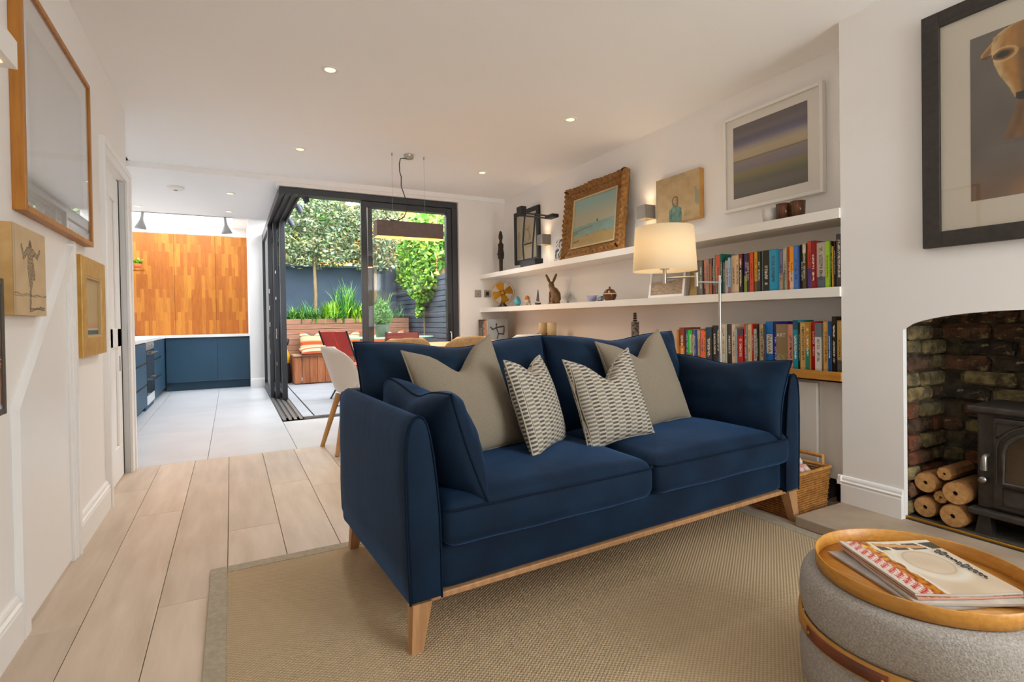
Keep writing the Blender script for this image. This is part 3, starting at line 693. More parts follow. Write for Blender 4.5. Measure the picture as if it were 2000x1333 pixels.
# ================================================================= RUG
sis_m = mat('sisal', '#a08b6d', rough=.95, spec=.1)
nm = NodeMath(sis_m); p_ = nm.xyz()
g1 = nm.op('SINE', nm.op('MULTIPLY', p_[0], 2*PI/.0085)); g2_ = nm.op('SINE', nm.op('ADD', nm.op('MULTIPLY', p_[1], 2*PI/.0125), nm.op('MULTIPLY', nm.op('FLOOR', nm.op('DIVIDE', p_[0], .0085)), PI)))
wv = nm.op('MULTIPLY_ADD', nm.op('MULTIPLY', g1, g2_), .5, .5)
big = nm.noise(2.2, detail=5); fine = nm.noise(150)
cA = nm.mix(wv, '#a2896b', '#e0c8a4'); cB = nm.mix(nm.op('MULTIPLY', fine, .5), cA, '#a38d70'); cC = nm.mix(nm.op('MULTIPLY', big, .4), cB, '#b8a280')
nm.L.new(cC, nm.b.inputs['Base Color']); nm.bump(wv, .8, .004)
bord_m = mat('rug_border', '#aa9d88', '#9d907b', rough=.9, scale=60, bump=.15, bscale=300)
rug = thing('rug', 'beige woven sisal rug with a grey-beige cloth border under the sofa', 'rug', (1.11, .9, 0))
MB().box(-1.14, 1.15, -1.9, 1.50, .001, .009).build('weave', sis_m, rug)
for a, b, c, d in ((-1.20, -1.14, -1.96, 1.56), (1.15, 1.21, -1.96, 1.56), (-1.14, 1.15, 1.50, 1.56), (-1.14, 1.15, -1.96, -1.90)):
    MB().box(a, b, c, d, .001, .011, .003).build('border', bord_m, rug)

# ================================================================= POUF, TRAY, MAGAZINES
PC = (1.525, .705, 0)
pf = thing('pouf', 'round grey felt pouf with a wooden band round its waist', 'pouf', (PC[0], PC[1], .012))
def puff(z0, z1, top):
    pr = []
    for i in range(13):
        t = i/12; a = -PI/2+PI*t; r = .215+.053*max(0, math.cos(a))**.38
        pr.append((r, (z0+z1)/2+(z1-z0)/2*math.sin(a)*.98))
    return [(.0001, z0)]+pr+[(.0001, z1+.004)]
up = MB().lathe(puff(.180, .316, 1), n=64).build('upper_cushion', felt_m, pf)
MB().tube([(.2625*math.cos(a), .2625*math.sin(a), .275) for a in [2*PI*i/72 for i in range(72)]], .0018, 6, closed=True).build('seam', felt_m, up)
MB().lathe(puff(.0, .174, 0), n=64).build('lower_cushion', felt_m, pf)
band_m = mat('band_oak', '#bb8330', '#a9722a', rough=.4, scale=8, stretch=(1, 1, 12))
MB().lathe([(.262, .158), (.271, .158), (.271, .196), (.262, .196)], n=72).build('wooden_band', band_m, pf)
a0 = math.radians(-190)
hd = MB().lathe([(.2705, .163), (.2745, .163), (.2745, .190), (.2705, .190)], n=20, a0=a0-.40, a1=a0+.40).build('leather_handle', leather_m, pf)
for s_ in (-1, 1): MB().ball((.2745*math.cos(a0+s_*.36), .2745*math.sin(a0+s_*.36), .1765), .004, n=10).build('stud', brass_m, hd)
ty = thing('tray', 'round oak serving tray on the grey pouf', 'tray', (PC[0], PC[1], .329))
MB().lathe([(.0001, 0), (.226, 0), (.226, .004), (.0001, .006)], n=64).build('base', tray_m, ty)
MB().lathe([(.226, 0), (.2285, .001), (.2305, .036), (.2285, .038), (.2265, .036), (.2245, .004)], n=72).build('rim', tray_m, ty)
def sheet(mb, w, d, z, th, bow=0, cx=0, cy=0):
    mb.grid(lambda a, b: (cx+(a-.5)*w, cy+(b-.5)*d, z+th+bow*(4*(a-.5)**2)), 14, 2); mb.grid(lambda a, b: (cx+(.5-a)*w, cy+(b-.5)*d, z+bow*(4*(a-.5)**2)), 14, 2)
    for j in (0, 1): mb.grid(lambda a, b, j=j: (cx+(a-.5)*w*(1 if j == 0 else -1), cy+(j-.5)*d, z+b*th+bow*(4*(a-.5)**2)), 14, 1)
    for j in (-1, 1): mb.grid(lambda a, b, j=j: (cx+j*w/2, cy+(a-.5)*d*j, z+b*th+bow), 2, 1)
    return mb
paper_m = mat('magazine_paper', '#c9bfb2', '#b5aa9c', rough=.5, scale=5, stretch=(1, 1, 400))
grey_paper_m = mat('grey_paper', '#a9a09a', '#8f8781', rough=.6, scale=14)
def food(s, t):
    c = lin('#cdb9a0')
    c = mixc(c, lin('#bfa78c'), .6*sstep(-.2, .4, n2(s*3, t*3, 4)))
    cc = lin('#d8cdbb')
    d = abs(math.hypot((s-.62)*1.1, t-.55)-.30); c = mixc(c, cc, sstep(.10, .0, d))
    d = abs(math.hypot((s-.62)*1.1, t-.55)-.22); c = mixc(c, lin('#a08b72'), .6*sstep(.015, .0, d))
    if t > .80:
        c = lin('#d9cdb8')
        if abs((s*5+t*2) % 1-.5) < .40 and t < .95: c = lin('#4b4238')
        if seg(s, t, .1, .97, .8, .86) < .035: c = lin('#c9925a')
    if s < .34:
        q = n2(s*22, t*22, 1); c = mixc(lin('#c07a18'), lin('#8a3a0c'), sstep(-.2, .4, q)); c = mixc(c, lin('#e8b830'), sstep(.15, .4, n2(s*16, t*12, 7))*sstep(.4, .9, t))
        if s > .30+.03*n2(t*9, 1, 2): c = lin('#d8cbb8')
    if s < .20:
        c = lin('#d6c3b4'); 
        if ((s*16) % 1 < .5) != ((t*11+s*8) % 1 < .45): c = lin('#b83a34')
        if s < .05: c = lin('#c9bcae')
    if .905 < s < .985 and False: c = lin('#222222')
    return c
MA = math.radians(-28)
def mag(name, label, w, d, z, th, dx, dy, rz, m, bow=.002, fn=None):
    o = thing(name, label, 'magazine', (PC[0]+dx, PC[1]+dy, z), rz, group='magazines piled on the tray')
    sheet(MB(), w, d, 0, th, bow).build('pages', paper_m if m is None else m, o)
    if fn:
        mb = print_panel('cover', (-w/2, -d/2, 0), (w, 0, 0), (0, d, 0), 90, 80, fn, gloss_print_m, o)
        for v in mb.data.vertices: v.co.z = th+.0006+bow*(4*(v.co.x/w)**2)
    return o
mag('magazine', 'grey newsprint supplement at the bottom of the tray pile', .255, .30, .336, .005, -.012, .002, MA+.10, grey_paper_m)
mag('magazine', 'white-edged magazine in the middle of the tray pile', .25, .29, .342, .006, .004, -.012, MA-.05, None)
mag('magazine', 'thin orange-edged magazine under the food magazine', .245, .285, .3495, .004, .010, .0, MA+.02, mat('orange_paper', '#c9602a', '#c9b8a8', rough=.5, scale=20, stretch=(.3, .3, 300)))
fm_ = mag('magazine', 'food magazine with a cake and gingham cover on top of the tray pile', .245, .285, .3545, .005, .012, .002, MA, None, .004, food)
ink_m = mat('black_ink', '#2b2622', rough=.6)
sq = []
for i in range(121):
    f = i/120; sq.append((.098+.0075*math.sin(f*PI*22)*(1.5 if .04 < f < .16 or .5 < f < .62 else .7)+.002*math.sin(f*60), .075-.155*f+.003*math.sin(f*PI*44), .0102))
MB().tube(sq, .0011, 4).build('script_masthead', ink_m, fm_)

# ================================================================= STOVE, LOGS
st = thing('wood_stove', 'black cast iron wood-burning stove in the brick fireplace', 'stove', (2.80, .86, .055))
MB().box(.02, .27, -.225, .225, .11, .52, .008).build('body', iron_m, st)
MB().box(-.015, .285, -.250, .250, .520, .548, .010, seg=3).build('top_plate', iron_m, st)
MB().box(-.02, .285, -.245, .245, .085, .112, .006).build('bottom_shelf', iron_m, st)
for y in (-.20, .20):
    for x in (.02, .23):
        MB().add([(x-.01, y-.03, 0), (x+.04, y-.03, 0), (x+.04, y+.03, 0), (x-.01, y+.03, 0), (x, y-.018, .09), (x+.035, y-.018, .09), (x+.035, y+.018, .09), (x, y+.018, .09)], [(3, 2, 1, 0), (4, 5, 6, 7), (0, 1, 5, 4), (1, 2, 6, 5), (2, 3, 7, 6), (3, 0, 4, 7)]).build('leg', iron_m, st)
dr = MB().box(.0, .022, -.165, .165, .125, .505, .006).build('door', iron_m, st)
def archpts(w, z0, zs, rise, n=14): return [(y, z) for y, z in [(-w, z0), (-w, zs)]+[(-w*math.cos(PI*i/n), zs+rise*math.sin(PI*i/n)) for i in range(1, n)]+[(w, zs), (w, z0)]]
ap = archpts(.125, .235, .36, .10)
MB().poly([(-.004, y, z) for y, z in ap], (.006, 0, 0)).build('door_glass', mat('sooty_glass', '#4a3b2b', '#2a2018', rough=.15, scale=7, spec=.7), dr)
MB().tube([(-.006, y*1.03, z) for y, z in ap], .009, 8, closed=True).build('door_arch', iron_m, dr)
MB().tube([(-.004, y*1.2, .235+(z-.235)*1.13) for y, z in ap], .004, 6, closed=False).build('door_moulding', iron_m, dr)
for s_ in (-1, 1): MB().tube([(-.002, s_*.152, .485), (-.002, s_*.06, .485), (-.002, s_*.10, .47), (-.002, s_*.152, .42)], .003, 6, closed=True).build('corner_panel', iron_m, dr)
MB().tube([(-.003, -.13, .215), (-.003, .13, .215), (-.003, .13, .145), (-.003, -.13, .145)], .004, 6, closed=True).build('lower_panel', iron_m, dr)
MB().lathe([(.0001, -.012), (.026, -.010), (.030, 0)], c=(0, 0, .18), n=20, axis='x').build('air_vent', iron_m, dr)
MB().tube([(.0, .178, .345), (-.03, .180, .345), (-.036, .180, .330), (-.036, .180, .285)], [.008, .009, .011, .012], 10).build('handle', mat('handle_steel', '#8f8a84', rough=.3, metal=.9), st)
MB().lathe([(.0001, -.03), (.014, -.028), (.014, .0)], c=(.02, .198, .235), n=16, axis='x').build('air_knob', MATS['handle_steel'], st)
log_m = mat('compressed_bark', '#9a6a38', '#7d5228', rough=.9, scale=25, bump=.4, bscale=80); logend_m = mat('compressed_end', '#c99a62', '#b5834a', rough=.95, scale=60, bump=.3, bscale=150)
def log(y, z, r, label, x0=2.80, l=.22, n=28, rz=0):
    t = thing('heat_log', label, 'log', (x0, y, z), rz, group='hollow heat logs beside the stove'); ri = r*.2
    MB().lathe([(ri, l), (r, l), (r, .004), (r-.004, 0)], n=n, axis='x', smooth=n > 10).build('bark', log_m, t)
    MB().lathe([(r-.004, 0), (ri, 0), (ri, .05), (.0001, .05)], n=n, axis='x', smooth=False).build('cut_end', logend_m, t)
    MB().lathe([(ri*.99, .012), (.0001, .012)], n=16, axis='x').build('hollow', dark_m, t)
log(1.272, .108, .047, 'fat hollow heat log at the bottom, against the brick cheek'); log(1.158, .106, .050, 'fat hollow heat log at the bottom, next to the stove foot', 2.78)
log(1.215, .168, .030, 'small hollow heat log wedged in the middle of the stack', 2.81, n=8); log(1.270, .222, .046, 'fat hollow heat log in the upper row, against the brick cheek', 2.80)
log(1.150, .208, .050, 'fat hollow heat log in the upper row, next to the stove', 2.785); log(1.205, .275, .032, 'small hollow heat log on top of the stack', 2.82, n=8)

# ================================================================= BASKET
bk = thing('wicker_basket', 'honey wicker basket with a wooden handle beside the sofa', 'basket', (2.545, 1.775, 0), math.radians(3))
wick_m = mat('wicker', '#a8702e', '#8a5620', rough=.6, scale=30); wick2_m = mat('wicker_light', '#c08a44', '#a06a2a', rough=.6, scale=30)
BW, BD, BH = .165, .125, .215
def rect(w, d, n=20):
    pts = []
    for i in range(4*n):
        k, t = divmod(i, n); t = t/n*2-1
        pts.append([(t*w, -d), (w, t*d), (-t*w, d), (-w, -t*d)][k])
    return pts
wm = MB()
for k in range(17):
    z = .010+k*.0118; s_ = .90+.10*z/BH
    pts = [(x*s_*(1+.010*math.cos(PI*(i+k))), y*s_*(1+.014*math.cos(PI*(i+k))), z) for i, (x, y) in enumerate(rect(BW, BD, 18))]
    wm.tube(pts, .0055, 6, closed=True)
tag(wm.build('weave', wick_m, bk), kind='stuff')
sm_ = MB()
for i, (x, y) in enumerate(rect(BW, BD, 9)): sm_.tube([(x*.90, y*.90, .004), (x, y, BH)], .0032, 5)
tag(sm_.build('stakes', wick2_m, bk), kind='stuff')
MB().tube([(x*1.01, y*1.02, BH) for x, y in rect(BW, BD, 18)], .009, 8, closed=True).build('rim', wick2_m, bk)
for s_ in (-1, 1):
    MB().tube([(s_*BW, -.09, BH-.01), (s_*(BW+.012), -.085, BH+.045), (s_*(BW+.012), .085, BH+.045), (s_*BW, .09, BH-.01)], [.008, .011, .011, .008], 8).build('handle', wick2_m, bk)
MB().box(-.14, .14, -.10, .10, .004, .012).build('base', wick_m, bk)
r5 = random.Random(5)
for i, (lb_, c) in enumerate((('crumpled white paper in the wicker basket', '#d9d2cc'), ('crumpled red and white wrapper in the wicker basket', '#b9604a'), ('crumpled grey paper in the wicker basket', '#9d948c'))):
    b = MB().ball((0, 0, 0), .05, (1.25, .95, .8), 14)
    b.v = [tuple(Vector(v)*(1+.3*n2(v[0]*35, v[1]*35, v[2]*35+i*7))) for v in b.v]
    tag(b.build('crumpled_paper', mat('scrap_%d' % i, c, '#e4dfda', rough=.7, scale=25), loc=(2.545+(-.07, .02, .09)[i], 1.775+(.0, -.05, .04)[i], .195+(.01, .0, .015)[i])), lb_, 'paper', 'scrap paper in the basket')
# ================================================================= SHELVES AND LOW UNITS
for z_, lb_ in ((1.487, 'long white floating shelf with pictures and lamps, the upper one'), (1.090, 'long white floating shelf with books and ornaments, the lower one')):
    t = thing('floating_shelf', lb_, 'shelf', (2.84, 3.71, z_))
    MB().poly([(2.716-2.84, 1.60-3.71, 0), (XR-2.84, 1.60-3.71, 0), (XR-2.84, YF-3.71, 0), (2.648-2.84, YF-3.71, 0)], (0, 0, .050)).build('board', shelf_m, t)
ct = thing('counter_board', 'honey-coloured solid wood counter under the lower book row', 'counter', (2.85, 3.7, .66))
MB().poly([(-.13, -2.10, 0), (.14, -2.10, 0), (.14, 2.12, 0), (-.31, 2.12, 0), (-.31, 1.0, 0), (-.13, 1.0, 0)], (0, 0, .045)).build('board', mat('counter_oak', '#c98f3c', '#b07428', rough=.45, scale=5, stretch=(8, 1, 8)), ct)
unit_m = mat('cabinet_white', '#dcd6ce', rough=.5)
def low_unit(y0, y1, xf, label):
    t = thing('low_cabinet', label, 'cabinet', ((xf+XR)/2, (y0+y1)/2, 0), group='white low cabinets under the counter'); h = (y1-y0)/2; w = (XR-xf)/2
    MB().box(-w+.02, w-.002, -h, h, .14, .645).build('body', unit_m, t)
    MB().box(-w, -w+.019, -h+.002, h-.002, .145, .635, .002).build('door', unit_m, t)
    MB().box(-w+.06, w-.002, -h, h, 0, .14).build('plinth', mat('dark_plinth', '#3b342e', rough=.8), t)
box_thing('filler_panel', 'narrow white filler panel between the chimney and the low cabinets', 'panel', unit_m, 2.775, XR, 1.605, 1.745, .14, .645)
for i, (a, b, xf, lb_) in enumerate(((1.747, 2.50, 2.755, 'white low cabinet behind the wicker basket'), (2.50, 3.24, 2.755, 'white low cabinet hidden behind the sofa end'), (3.24, 3.97, 2.755, 'white low cabinet behind the sofa middle'), (3.97, 4.69, 2.755, 'white low cabinet under the candles'), (4.70, YF-.005, 2.57, 'deeper white low cabinet in the far corner'))):
    low_unit(a, b, xf, lb_)

# ================================================================= BOOKS
MID = [(2.552, 2.541, .231, '4d5a55'), (2.541, 2.527, .229, '6a5d52'), (2.527, 2.516, .23, 'c9b7a0'), (2.516, 2.491, .226, '6f6f66'), (2.491, 2.484, .229, '7a2f2c'), (2.484, 2.466, .231, 'd98c78'), (2.466, 2.437, .23, 'a9886a'), (2.437, 2.426, .23, 'c97a5e'), (2.426, 2.411, .233, '3a3030'), (2.411, 2.398, .23, '9aa090'), (2.397, 2.384, .248, '8a8a60'), (2.384, 2.355, .248, 'd8502e'), (2.354, 2.340, .251, '11604f'), (2.340, 2.322, .198, '6e6a64'), (2.321, 2.293, .207, 'b9b4a8'), (2.292, 2.273, .221, '9db4cf'), (2.272, 2.244, .233, 'd9bd95'), (2.243, 2.213, .232, 'dcc29c'), (2.212, 2.185, .234, '2b2320'), (2.184, 2.153, .233, '5a4a8a'), (2.152, 2.133, .231, '3a2a2a'), (2.132, 2.106, .234, 'cf4a2a'), (2.101, 2.08, .236, 'c9962a'), (2.079, 2.06, .233, '35302a'), (2.059, 2.049, .237, 'a9c4c0'), (2.048, 2.004, .235, '231d1a'), (2.002, 1.953, .235, '1d93b8'), (1.952, 1.929, .225, '8a7f9a'), (1.928, 1.904, .23, 'b9bfa6'), (1.903, 1.897, .236, 'd9c9a6'), (1.896, 1.876, .238, 'c9481a'), (1.8755, 1.852, .238, 'e8931a'), (1.851, 1.827, .238, '4a74b8'), (1.826, 1.803, .241, '2a2018'), (1.802, 1.783, .242, '5a4a2a'), (1.781, 1.755, .253, 'e2503a'), (1.754, 1.73, .25, '8a1414'), (1.729, 1.684, .238, 'b9ab96'), (1.683, 1.661, .24, '9ac42a'), (1.66, 1.653, .238, '3a2a10'), (1.652, 1.643, .21, 'c99a2a'), (1.642, 1.633, .235, '3a2420'), (1.631, 1.603, .269, '4a4240')]
LOW = [(2.724, 2.707, .206, 'd98a2a'), (2.705, 2.658, .22, '8a3a1a'), (2.657, 2.634, .204, '3a7a9a'), (2.633, 2.592, .206, '1fc93a'), (2.591, 2.585, .211, '2a2a20'), (2.584, 2.57, .211, 'd9a08a'), (2.569, 2.555, .206, '3a5a9a'), (2.554, 2.528, .205, 'a9802a'), (2.527, 2.495, .205, 'f0705a'), (2.494, 2.47, .198, 'f07a1a'), (2.469, 2.419, .223, '3a3430'), (2.418, 2.385, .235, '2a2420'), (2.384, 2.357, .235, '1a1614'), (2.355, 2.344, .247, 'b0a898'), (2.343, 2.311, .247, 'c9c0aa'), (2.31, 2.277, .244, '4a403c'), (2.276, 2.249, .246, 'd8c0a4'), (2.248, 2.23, .218, '9ab0ac'), (2.229, 2.19, .212, 'c01a14'), (2.186, 2.163, .244, 'c93a2a'), (2.162, 2.149, .241, '7a9088'), (2.148, 2.133, .244, 'd8b88a'), (2.132, 2.12, .246, 'c9301a'), (2.119, 2.095, .216, 'c9c4c0'), (2.094, 2.084, .241, '3a3a2a'), (2.083, 2.047, .246, 'c9b48a'), (2.046, 2.039, .244, '5a4a44'), (2.038, 1.99, .259, '1a6ab0'), (1.989, 1.966, .258, '1414a0'), (1.965, 1.902, .244, '8a7452'), (1.901, 1.868, .243, 'f0a088'), (1.867, 1.836, .266, '1f8a96'), (1.835, 1.826, .253, '2a2420'), (1.825, 1.791, .255, 'd8b06a'), (1.79, 1.765, .253, 'b07a20'), (1.764, 1.741, .259, 'b01a1a'), (1.739, 1.703, .249, 'd0c8bc'), (1.702, 1.695, .246, '4a4a20'), (1.694, 1.669, .259, 'd0a050'), (1.668, 1.652, .256, '1f4a7a'), (1.651, 1.63, .284, '2a2018'), (1.629, 1.606, .263, 'd0a860')]
def cname(hx):
    r, g, b = (int(hx[i:i+2], 16)/255 for i in (0, 2, 4)); import colorsys
    h, s, v = colorsys.rgb_to_hsv(r, g, b); h *= 360
    if v < .26: return 'near-black'
    if s < .14: return 'pale grey' if v > .6 else 'grey'
    if s < .34 and 20 < h < 60: return 'cream' if v > .7 else ('taupe' if v > .4 else 'dark brown')
    if h < 14 or h > 340: return 'pink' if v > .8 and s < .5 else ('dark red' if v < .55 else 'red')
    if h < 30: return 'salmon' if s < .5 and v > .8 else ('brown' if v < .65 else 'orange')
    if h < 50: return 'dark brown' if v < .4 else ('tan' if s < .62 else 'mustard')
    if h < 75: return 'olive' if v < .62 else 'lime green'
    if h < 165: return 'bright green' if s > .6 and v > .6 else ('dark green' if v < .45 else 'grey-green')
    if h < 200: return 'teal'
    if h < 255: return 'blue' if s > .4 else 'pale blue'
    return 'purple'
pages_m = mat('book_pages', '#d8cdb8', '#c4b79e', rough=.9, scale=3, stretch=(1, 300, 1))
SECOND = {'5a4a8a': 'b5c46a', 'e2503a': '6a4a9a', 'e8931a': 'd8b89a', 'b9bfa6': '7d9088', '8a7f9a': 'c9a48a', '8a3a1a': 'c97a1a', '9ac42a': '9ac42a', 'b07a20': '3a7a70'}
def book(y0, y1, h, hx, x, z0, label, group, r, depth=None):
    w = abs(y0-y1)-.0008; d = depth or r.uniform(.13, .185); yc = (y0+y1)/2
    t = thing('book', label, 'book', (x, yc, z0), group=group)
    cm = mat('cover_'+hx, '#'+hx, rough=.5)
    bt = min(.0022, w*.18)
    MB().box(.0, d, -w/2, -w/2+bt, 0, h).box(.0, d, w/2-bt, w/2, 0, h).box(0, .0022, -w/2, w/2, 0, h).build('cover', cm, t)
    MB().box(.0022, d-.004, -w/2+bt, w/2-bt, .003, h-.004).build('pages', pages_m, t)
    base = lin('#'+hx); lum = sum(base)/3
    ink = lin('#efe6d2') if lum < .22 else lin(r.choice(['#2a2420', '#5a2018', '#22304a']))
    sec = lin('#'+SECOND[hx]) if hx in SECOND else (mixc(base, lin(r.choice(['#d8c8a8', '#1c1815', '#8a2418', '#20405c'])), .8) if r.random() < .35 else base)
    b0 = r.uniform(.25, .6); top = r.random() < .5; ph = r.uniform(0, 50); l0, l1 = r.uniform(.15, .3), r.uniform(.62, .92); den = r.uniform(30, 60)
    def fn(s_, t_):
        c = base
        if (t_ > 1-b0*.5 if top else t_ < b0*.6) and sec is not base: c = sec
        if hx in SECOND: c = base if t_ > .42 else sec
        if hx in ('8a7452', '1a6ab0'): return base if hx != '8a7452' or t_ > .32 else mixc(base, lin('#a8b080'), .8*sstep(0, .3, n2(s_*9, t_*30, 2)))
        if l0 < t_ < l1 and .28 < s_ < .72 and n2(t_*den+ph, s_*5, 3) > -.05 and n2(t_*9+ph, 1, 1) > -.25: c = mixc(c, ink, .85)
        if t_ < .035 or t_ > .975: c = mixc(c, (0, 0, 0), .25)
        return c
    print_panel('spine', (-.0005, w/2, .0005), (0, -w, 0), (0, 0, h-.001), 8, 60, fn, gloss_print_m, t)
    return t
r6 = random.Random(6)
for row, (lst, z0, where, grp) in enumerate(((MID, 1.1405, 'on the white shelf', 'books on the white shelf'), (LOW, .7055, 'on the wooden counter', 'books on the wooden counter'))):
    n = len(lst)
    for i, (y0, y1, h, hx) in enumerate(lst):
        k = n-1-i
        lb_ = '%s book, %s from the chimney breast %s' % (cname(hx), ordinal(k), where)
        b = book(y0, y1, h, hx, 2.725+r6.uniform(0, .018), z0, lb_, grp, r6)
        if hx == '8a7452': text('title', 'ART', .030, mat('pale_ink', '#e2d6bd', rough=.6), b, (-.0022, 0, .182), (PI/2, 0, -PI/2))
        if hx == '1a6ab0':
            MB().box(-.0014, -.0006, -.019, .019, .075, .185).build('title_block', mat('title_white', '#d8d2c6', rough=.6), b)
            text('title', 'NAVA', .036, mat('title_ink', '#7a5a20', rough=.6), b, (-.0022, 0, .13), (0, -PI/2, 0), sx=1.05).rotation_euler = (PI/2, PI/2, -PI/2)
# tall art books in the far corner
far = [('6a3a24', 5.74, .030), ('4a443c', 5.705, .028), ('3a3a34', 5.672, .030), ('2a4448', 5.638, .026), ('b04a3c', 5.606, .034), ('d0a070', 5.568, .026), ('c98a58', 5.538, .022), ('d8b48a', 5.512, .024)]
for i, (hx, y, w) in enumerate(far):
    book(y, y-w, .285+.012*(i % 3 == 0), hx, 2.585, .7055, '%s tall art book, %s from the far wall in the corner row' % (cname(hx), ordinal(i)), 'tall art books in the far corner', r6, .24)
ab = thing('photo_book', 'pale blue photo book with a leaping dancer on its cover', 'book', (2.585, 5.475, .7055))
MB().box(0, .25, 0, .022, 0, .30, .001).build('cover', mat('cover_dancer', '#8d9aa2', rough=.5), ab)
def dancer(s, t):
    c = mixc(lin('#8d9ca8'), lin('#a5b0b6'), .5+.5*n2(s*3, t*3)); d = lin('#3a2c28')
    for a in ((.42, .78, .42, .70), (.42, .68, .22, .60), (.42, .68, .80, .72), (.42, .66, .52, .44), (.52, .44, .80, .42), (.80, .42, .82, .70), (.52, .44, .46, .26), (.12, .70, .22, .62)):
        if seg(s, t, *a) < .028: c = d
    if math.hypot(s-.42, t-.80) < .045: c = d
    if t < .10 and .3 < s < .75 and n2(s*40, t*30, 5) > 0: c = lin('#e2e2e0')
    return c
print_panel('cover_print', (0.002, -.0008, .002), (.246, 0, 0), (0, 0, .296), 60, 70, dancer, gloss_print_m, ab)

# ================================================================= PICTURES
def frame_rect(mb, ax, c0, c1, z0, z1, x0, x1, w, bev=.002):
    """four bars of a frame on a wall whose normal is x; c = y range"""
    mb.box(x0, x1, c0, c0+w, z0, z1, bev); mb.box(x0, x1, c1-w, c1, z0, z1, bev); mb.box(x0, x1, c0+w, c1-w, z0, z0+w, bev); mb.box(x0, x1, c0+w, c1-w, z1-w, z1, bev); return mb
def picture(name, label, cat, y0, y1, z0, z1, xw, depth, side, w, fm, mat_w, mat_c, fn, nx=70, ny=80, pm_=None, glass=True, inner=None):
    """side=-1: hangs on the right wall and faces -x; +1: left wall, faces +x"""
    yc = (y0+y1)/2; t = thing(name, label, cat, (xw, yc, z0)); H_ = z1-z0; a, b = y0-yc, y1-yc; s = side
    fb = MB(); X0, X1 = sorted((0, s*depth))
    frame_rect(fb, 'x', a, b, 0, H_, X0, X1, w); fb.build('frame', fm, t)
    xm = s*(depth*.55)
    MB().box(*sorted((s*.002, xm)), a+w*.5, b-w*.5, w*.5, H_-w*.5).build('mount', mat('mount_'+mat_c, mat_c, rough=.8), t)
    ia, ib, ic, id_ = inner if inner else (a+w+mat_w, b-w-mat_w, w+mat_w, H_-w-mat_w)
    if inner: ia, ib, ic, id_ = inner[0]-yc, inner[1]-yc, inner[2]-z0, inner[3]-z0
    if s < 0: print_panel('image', (xm-.001, ib, ic), (0, ia-ib, 0), (0, 0, id_-ic), nx, ny, fn, pm_ or print_m, t)
    else: print_panel('image', (xm+.001, ia, ic), (0, ib-ia, 0), (0, 0, id_-ic), nx, ny, fn, pm_ or print_m, t)
    if glass: MB().box(*sorted((s*depth*.80, s*depth*.80+s*.001)), a+w, b-w, w, H_-w).build('glass', picglass_m, t)
    return t
def stripes(s, t):
    st_ = [(0, '#5c5750'), (.12, '#67635a'), (.20, '#5f5c4e'), (.27, '#74704e'), (.33, '#837a50'), (.37, '#7a7276'), (.45, '#83797f'), (.505, '#8a8078'), (.515, '#5d5144'), (.53, '#b3a386'), (.62, '#b8a88c'), (.68, '#9a9290'), (.74, '#6a6680'), (.80, '#5e586c'), (.86, '#716a70'), (.92, '#665e62'), (1.01, '#5f585a')]
    t += .006*n2(s*2, t*40)
    for (p, c), (q, d) in zip(st_, st_[1:]):
        if p <= t < q: k = (t-p)/(q-p); c = mixc(lin(c), lin(d), k); return tuple(x*(1+.08*n2(s*1.5, t*90, 2)) for x in c)
    return lin('#5c5750')
picture('framed_photo', 'large white-framed photograph of blurred grey and purple stripes', 'picture', 1.826, 2.508, 1.69, 2.315, 2.988, .035, -1, .020, white_m, .05, '#e6e1d8', stripes, 40, 130, inner=(1.923, 2.437, 1.772, 2.242))
def seascape(s, t):
    n = n2(s*7, t*14, 1)*.5+n2(s*18, t*34, 4)*.3
    sky = mixc(lin('#a8b09a'), lin('#8fb0ac'), sstep(.3, 1.0, t+.25*n)); sky = mixc(sky, lin('#b8ad8c'), sstep(.9, .55, t)*.6)
    c = sky
    hz = .42+.05*s
    if t < hz: c = mixc(lin('#8fa99c'), lin('#7d9c94'), .5+n)
    sand = .24+.05*n2(s*4, 0, 7)
    if t < sand: c = mixc(lin('#b39a62'), lin('#a58c54'), .5+n)
    if abs(t-(.33+.12*s)) < .012 and s < .5: c = mixc(c, lin('#6d7a54'), .8)
    if s < .16 and abs(t-.30) < .05*(1-s/.16)+.01: c = mixc(c, lin('#7a8a4c'), .8)
    if math.hypot((s-.58)*1.0, (t-.47)*.5) < .016 or (abs(s-.58) < .008 and .44 < t < .50): c = lin('#4a5852')
    if .03 < s < .17 and abs(t-.12-.1*s) < .018: c = lin('#7d6238')
    for bx, by in ((.36, .225), (.62, .235), (.76, .25)):
        if math.hypot(s-bx, (t-by)*1.6) < .013: c = lin('#5d5a44')
    return c
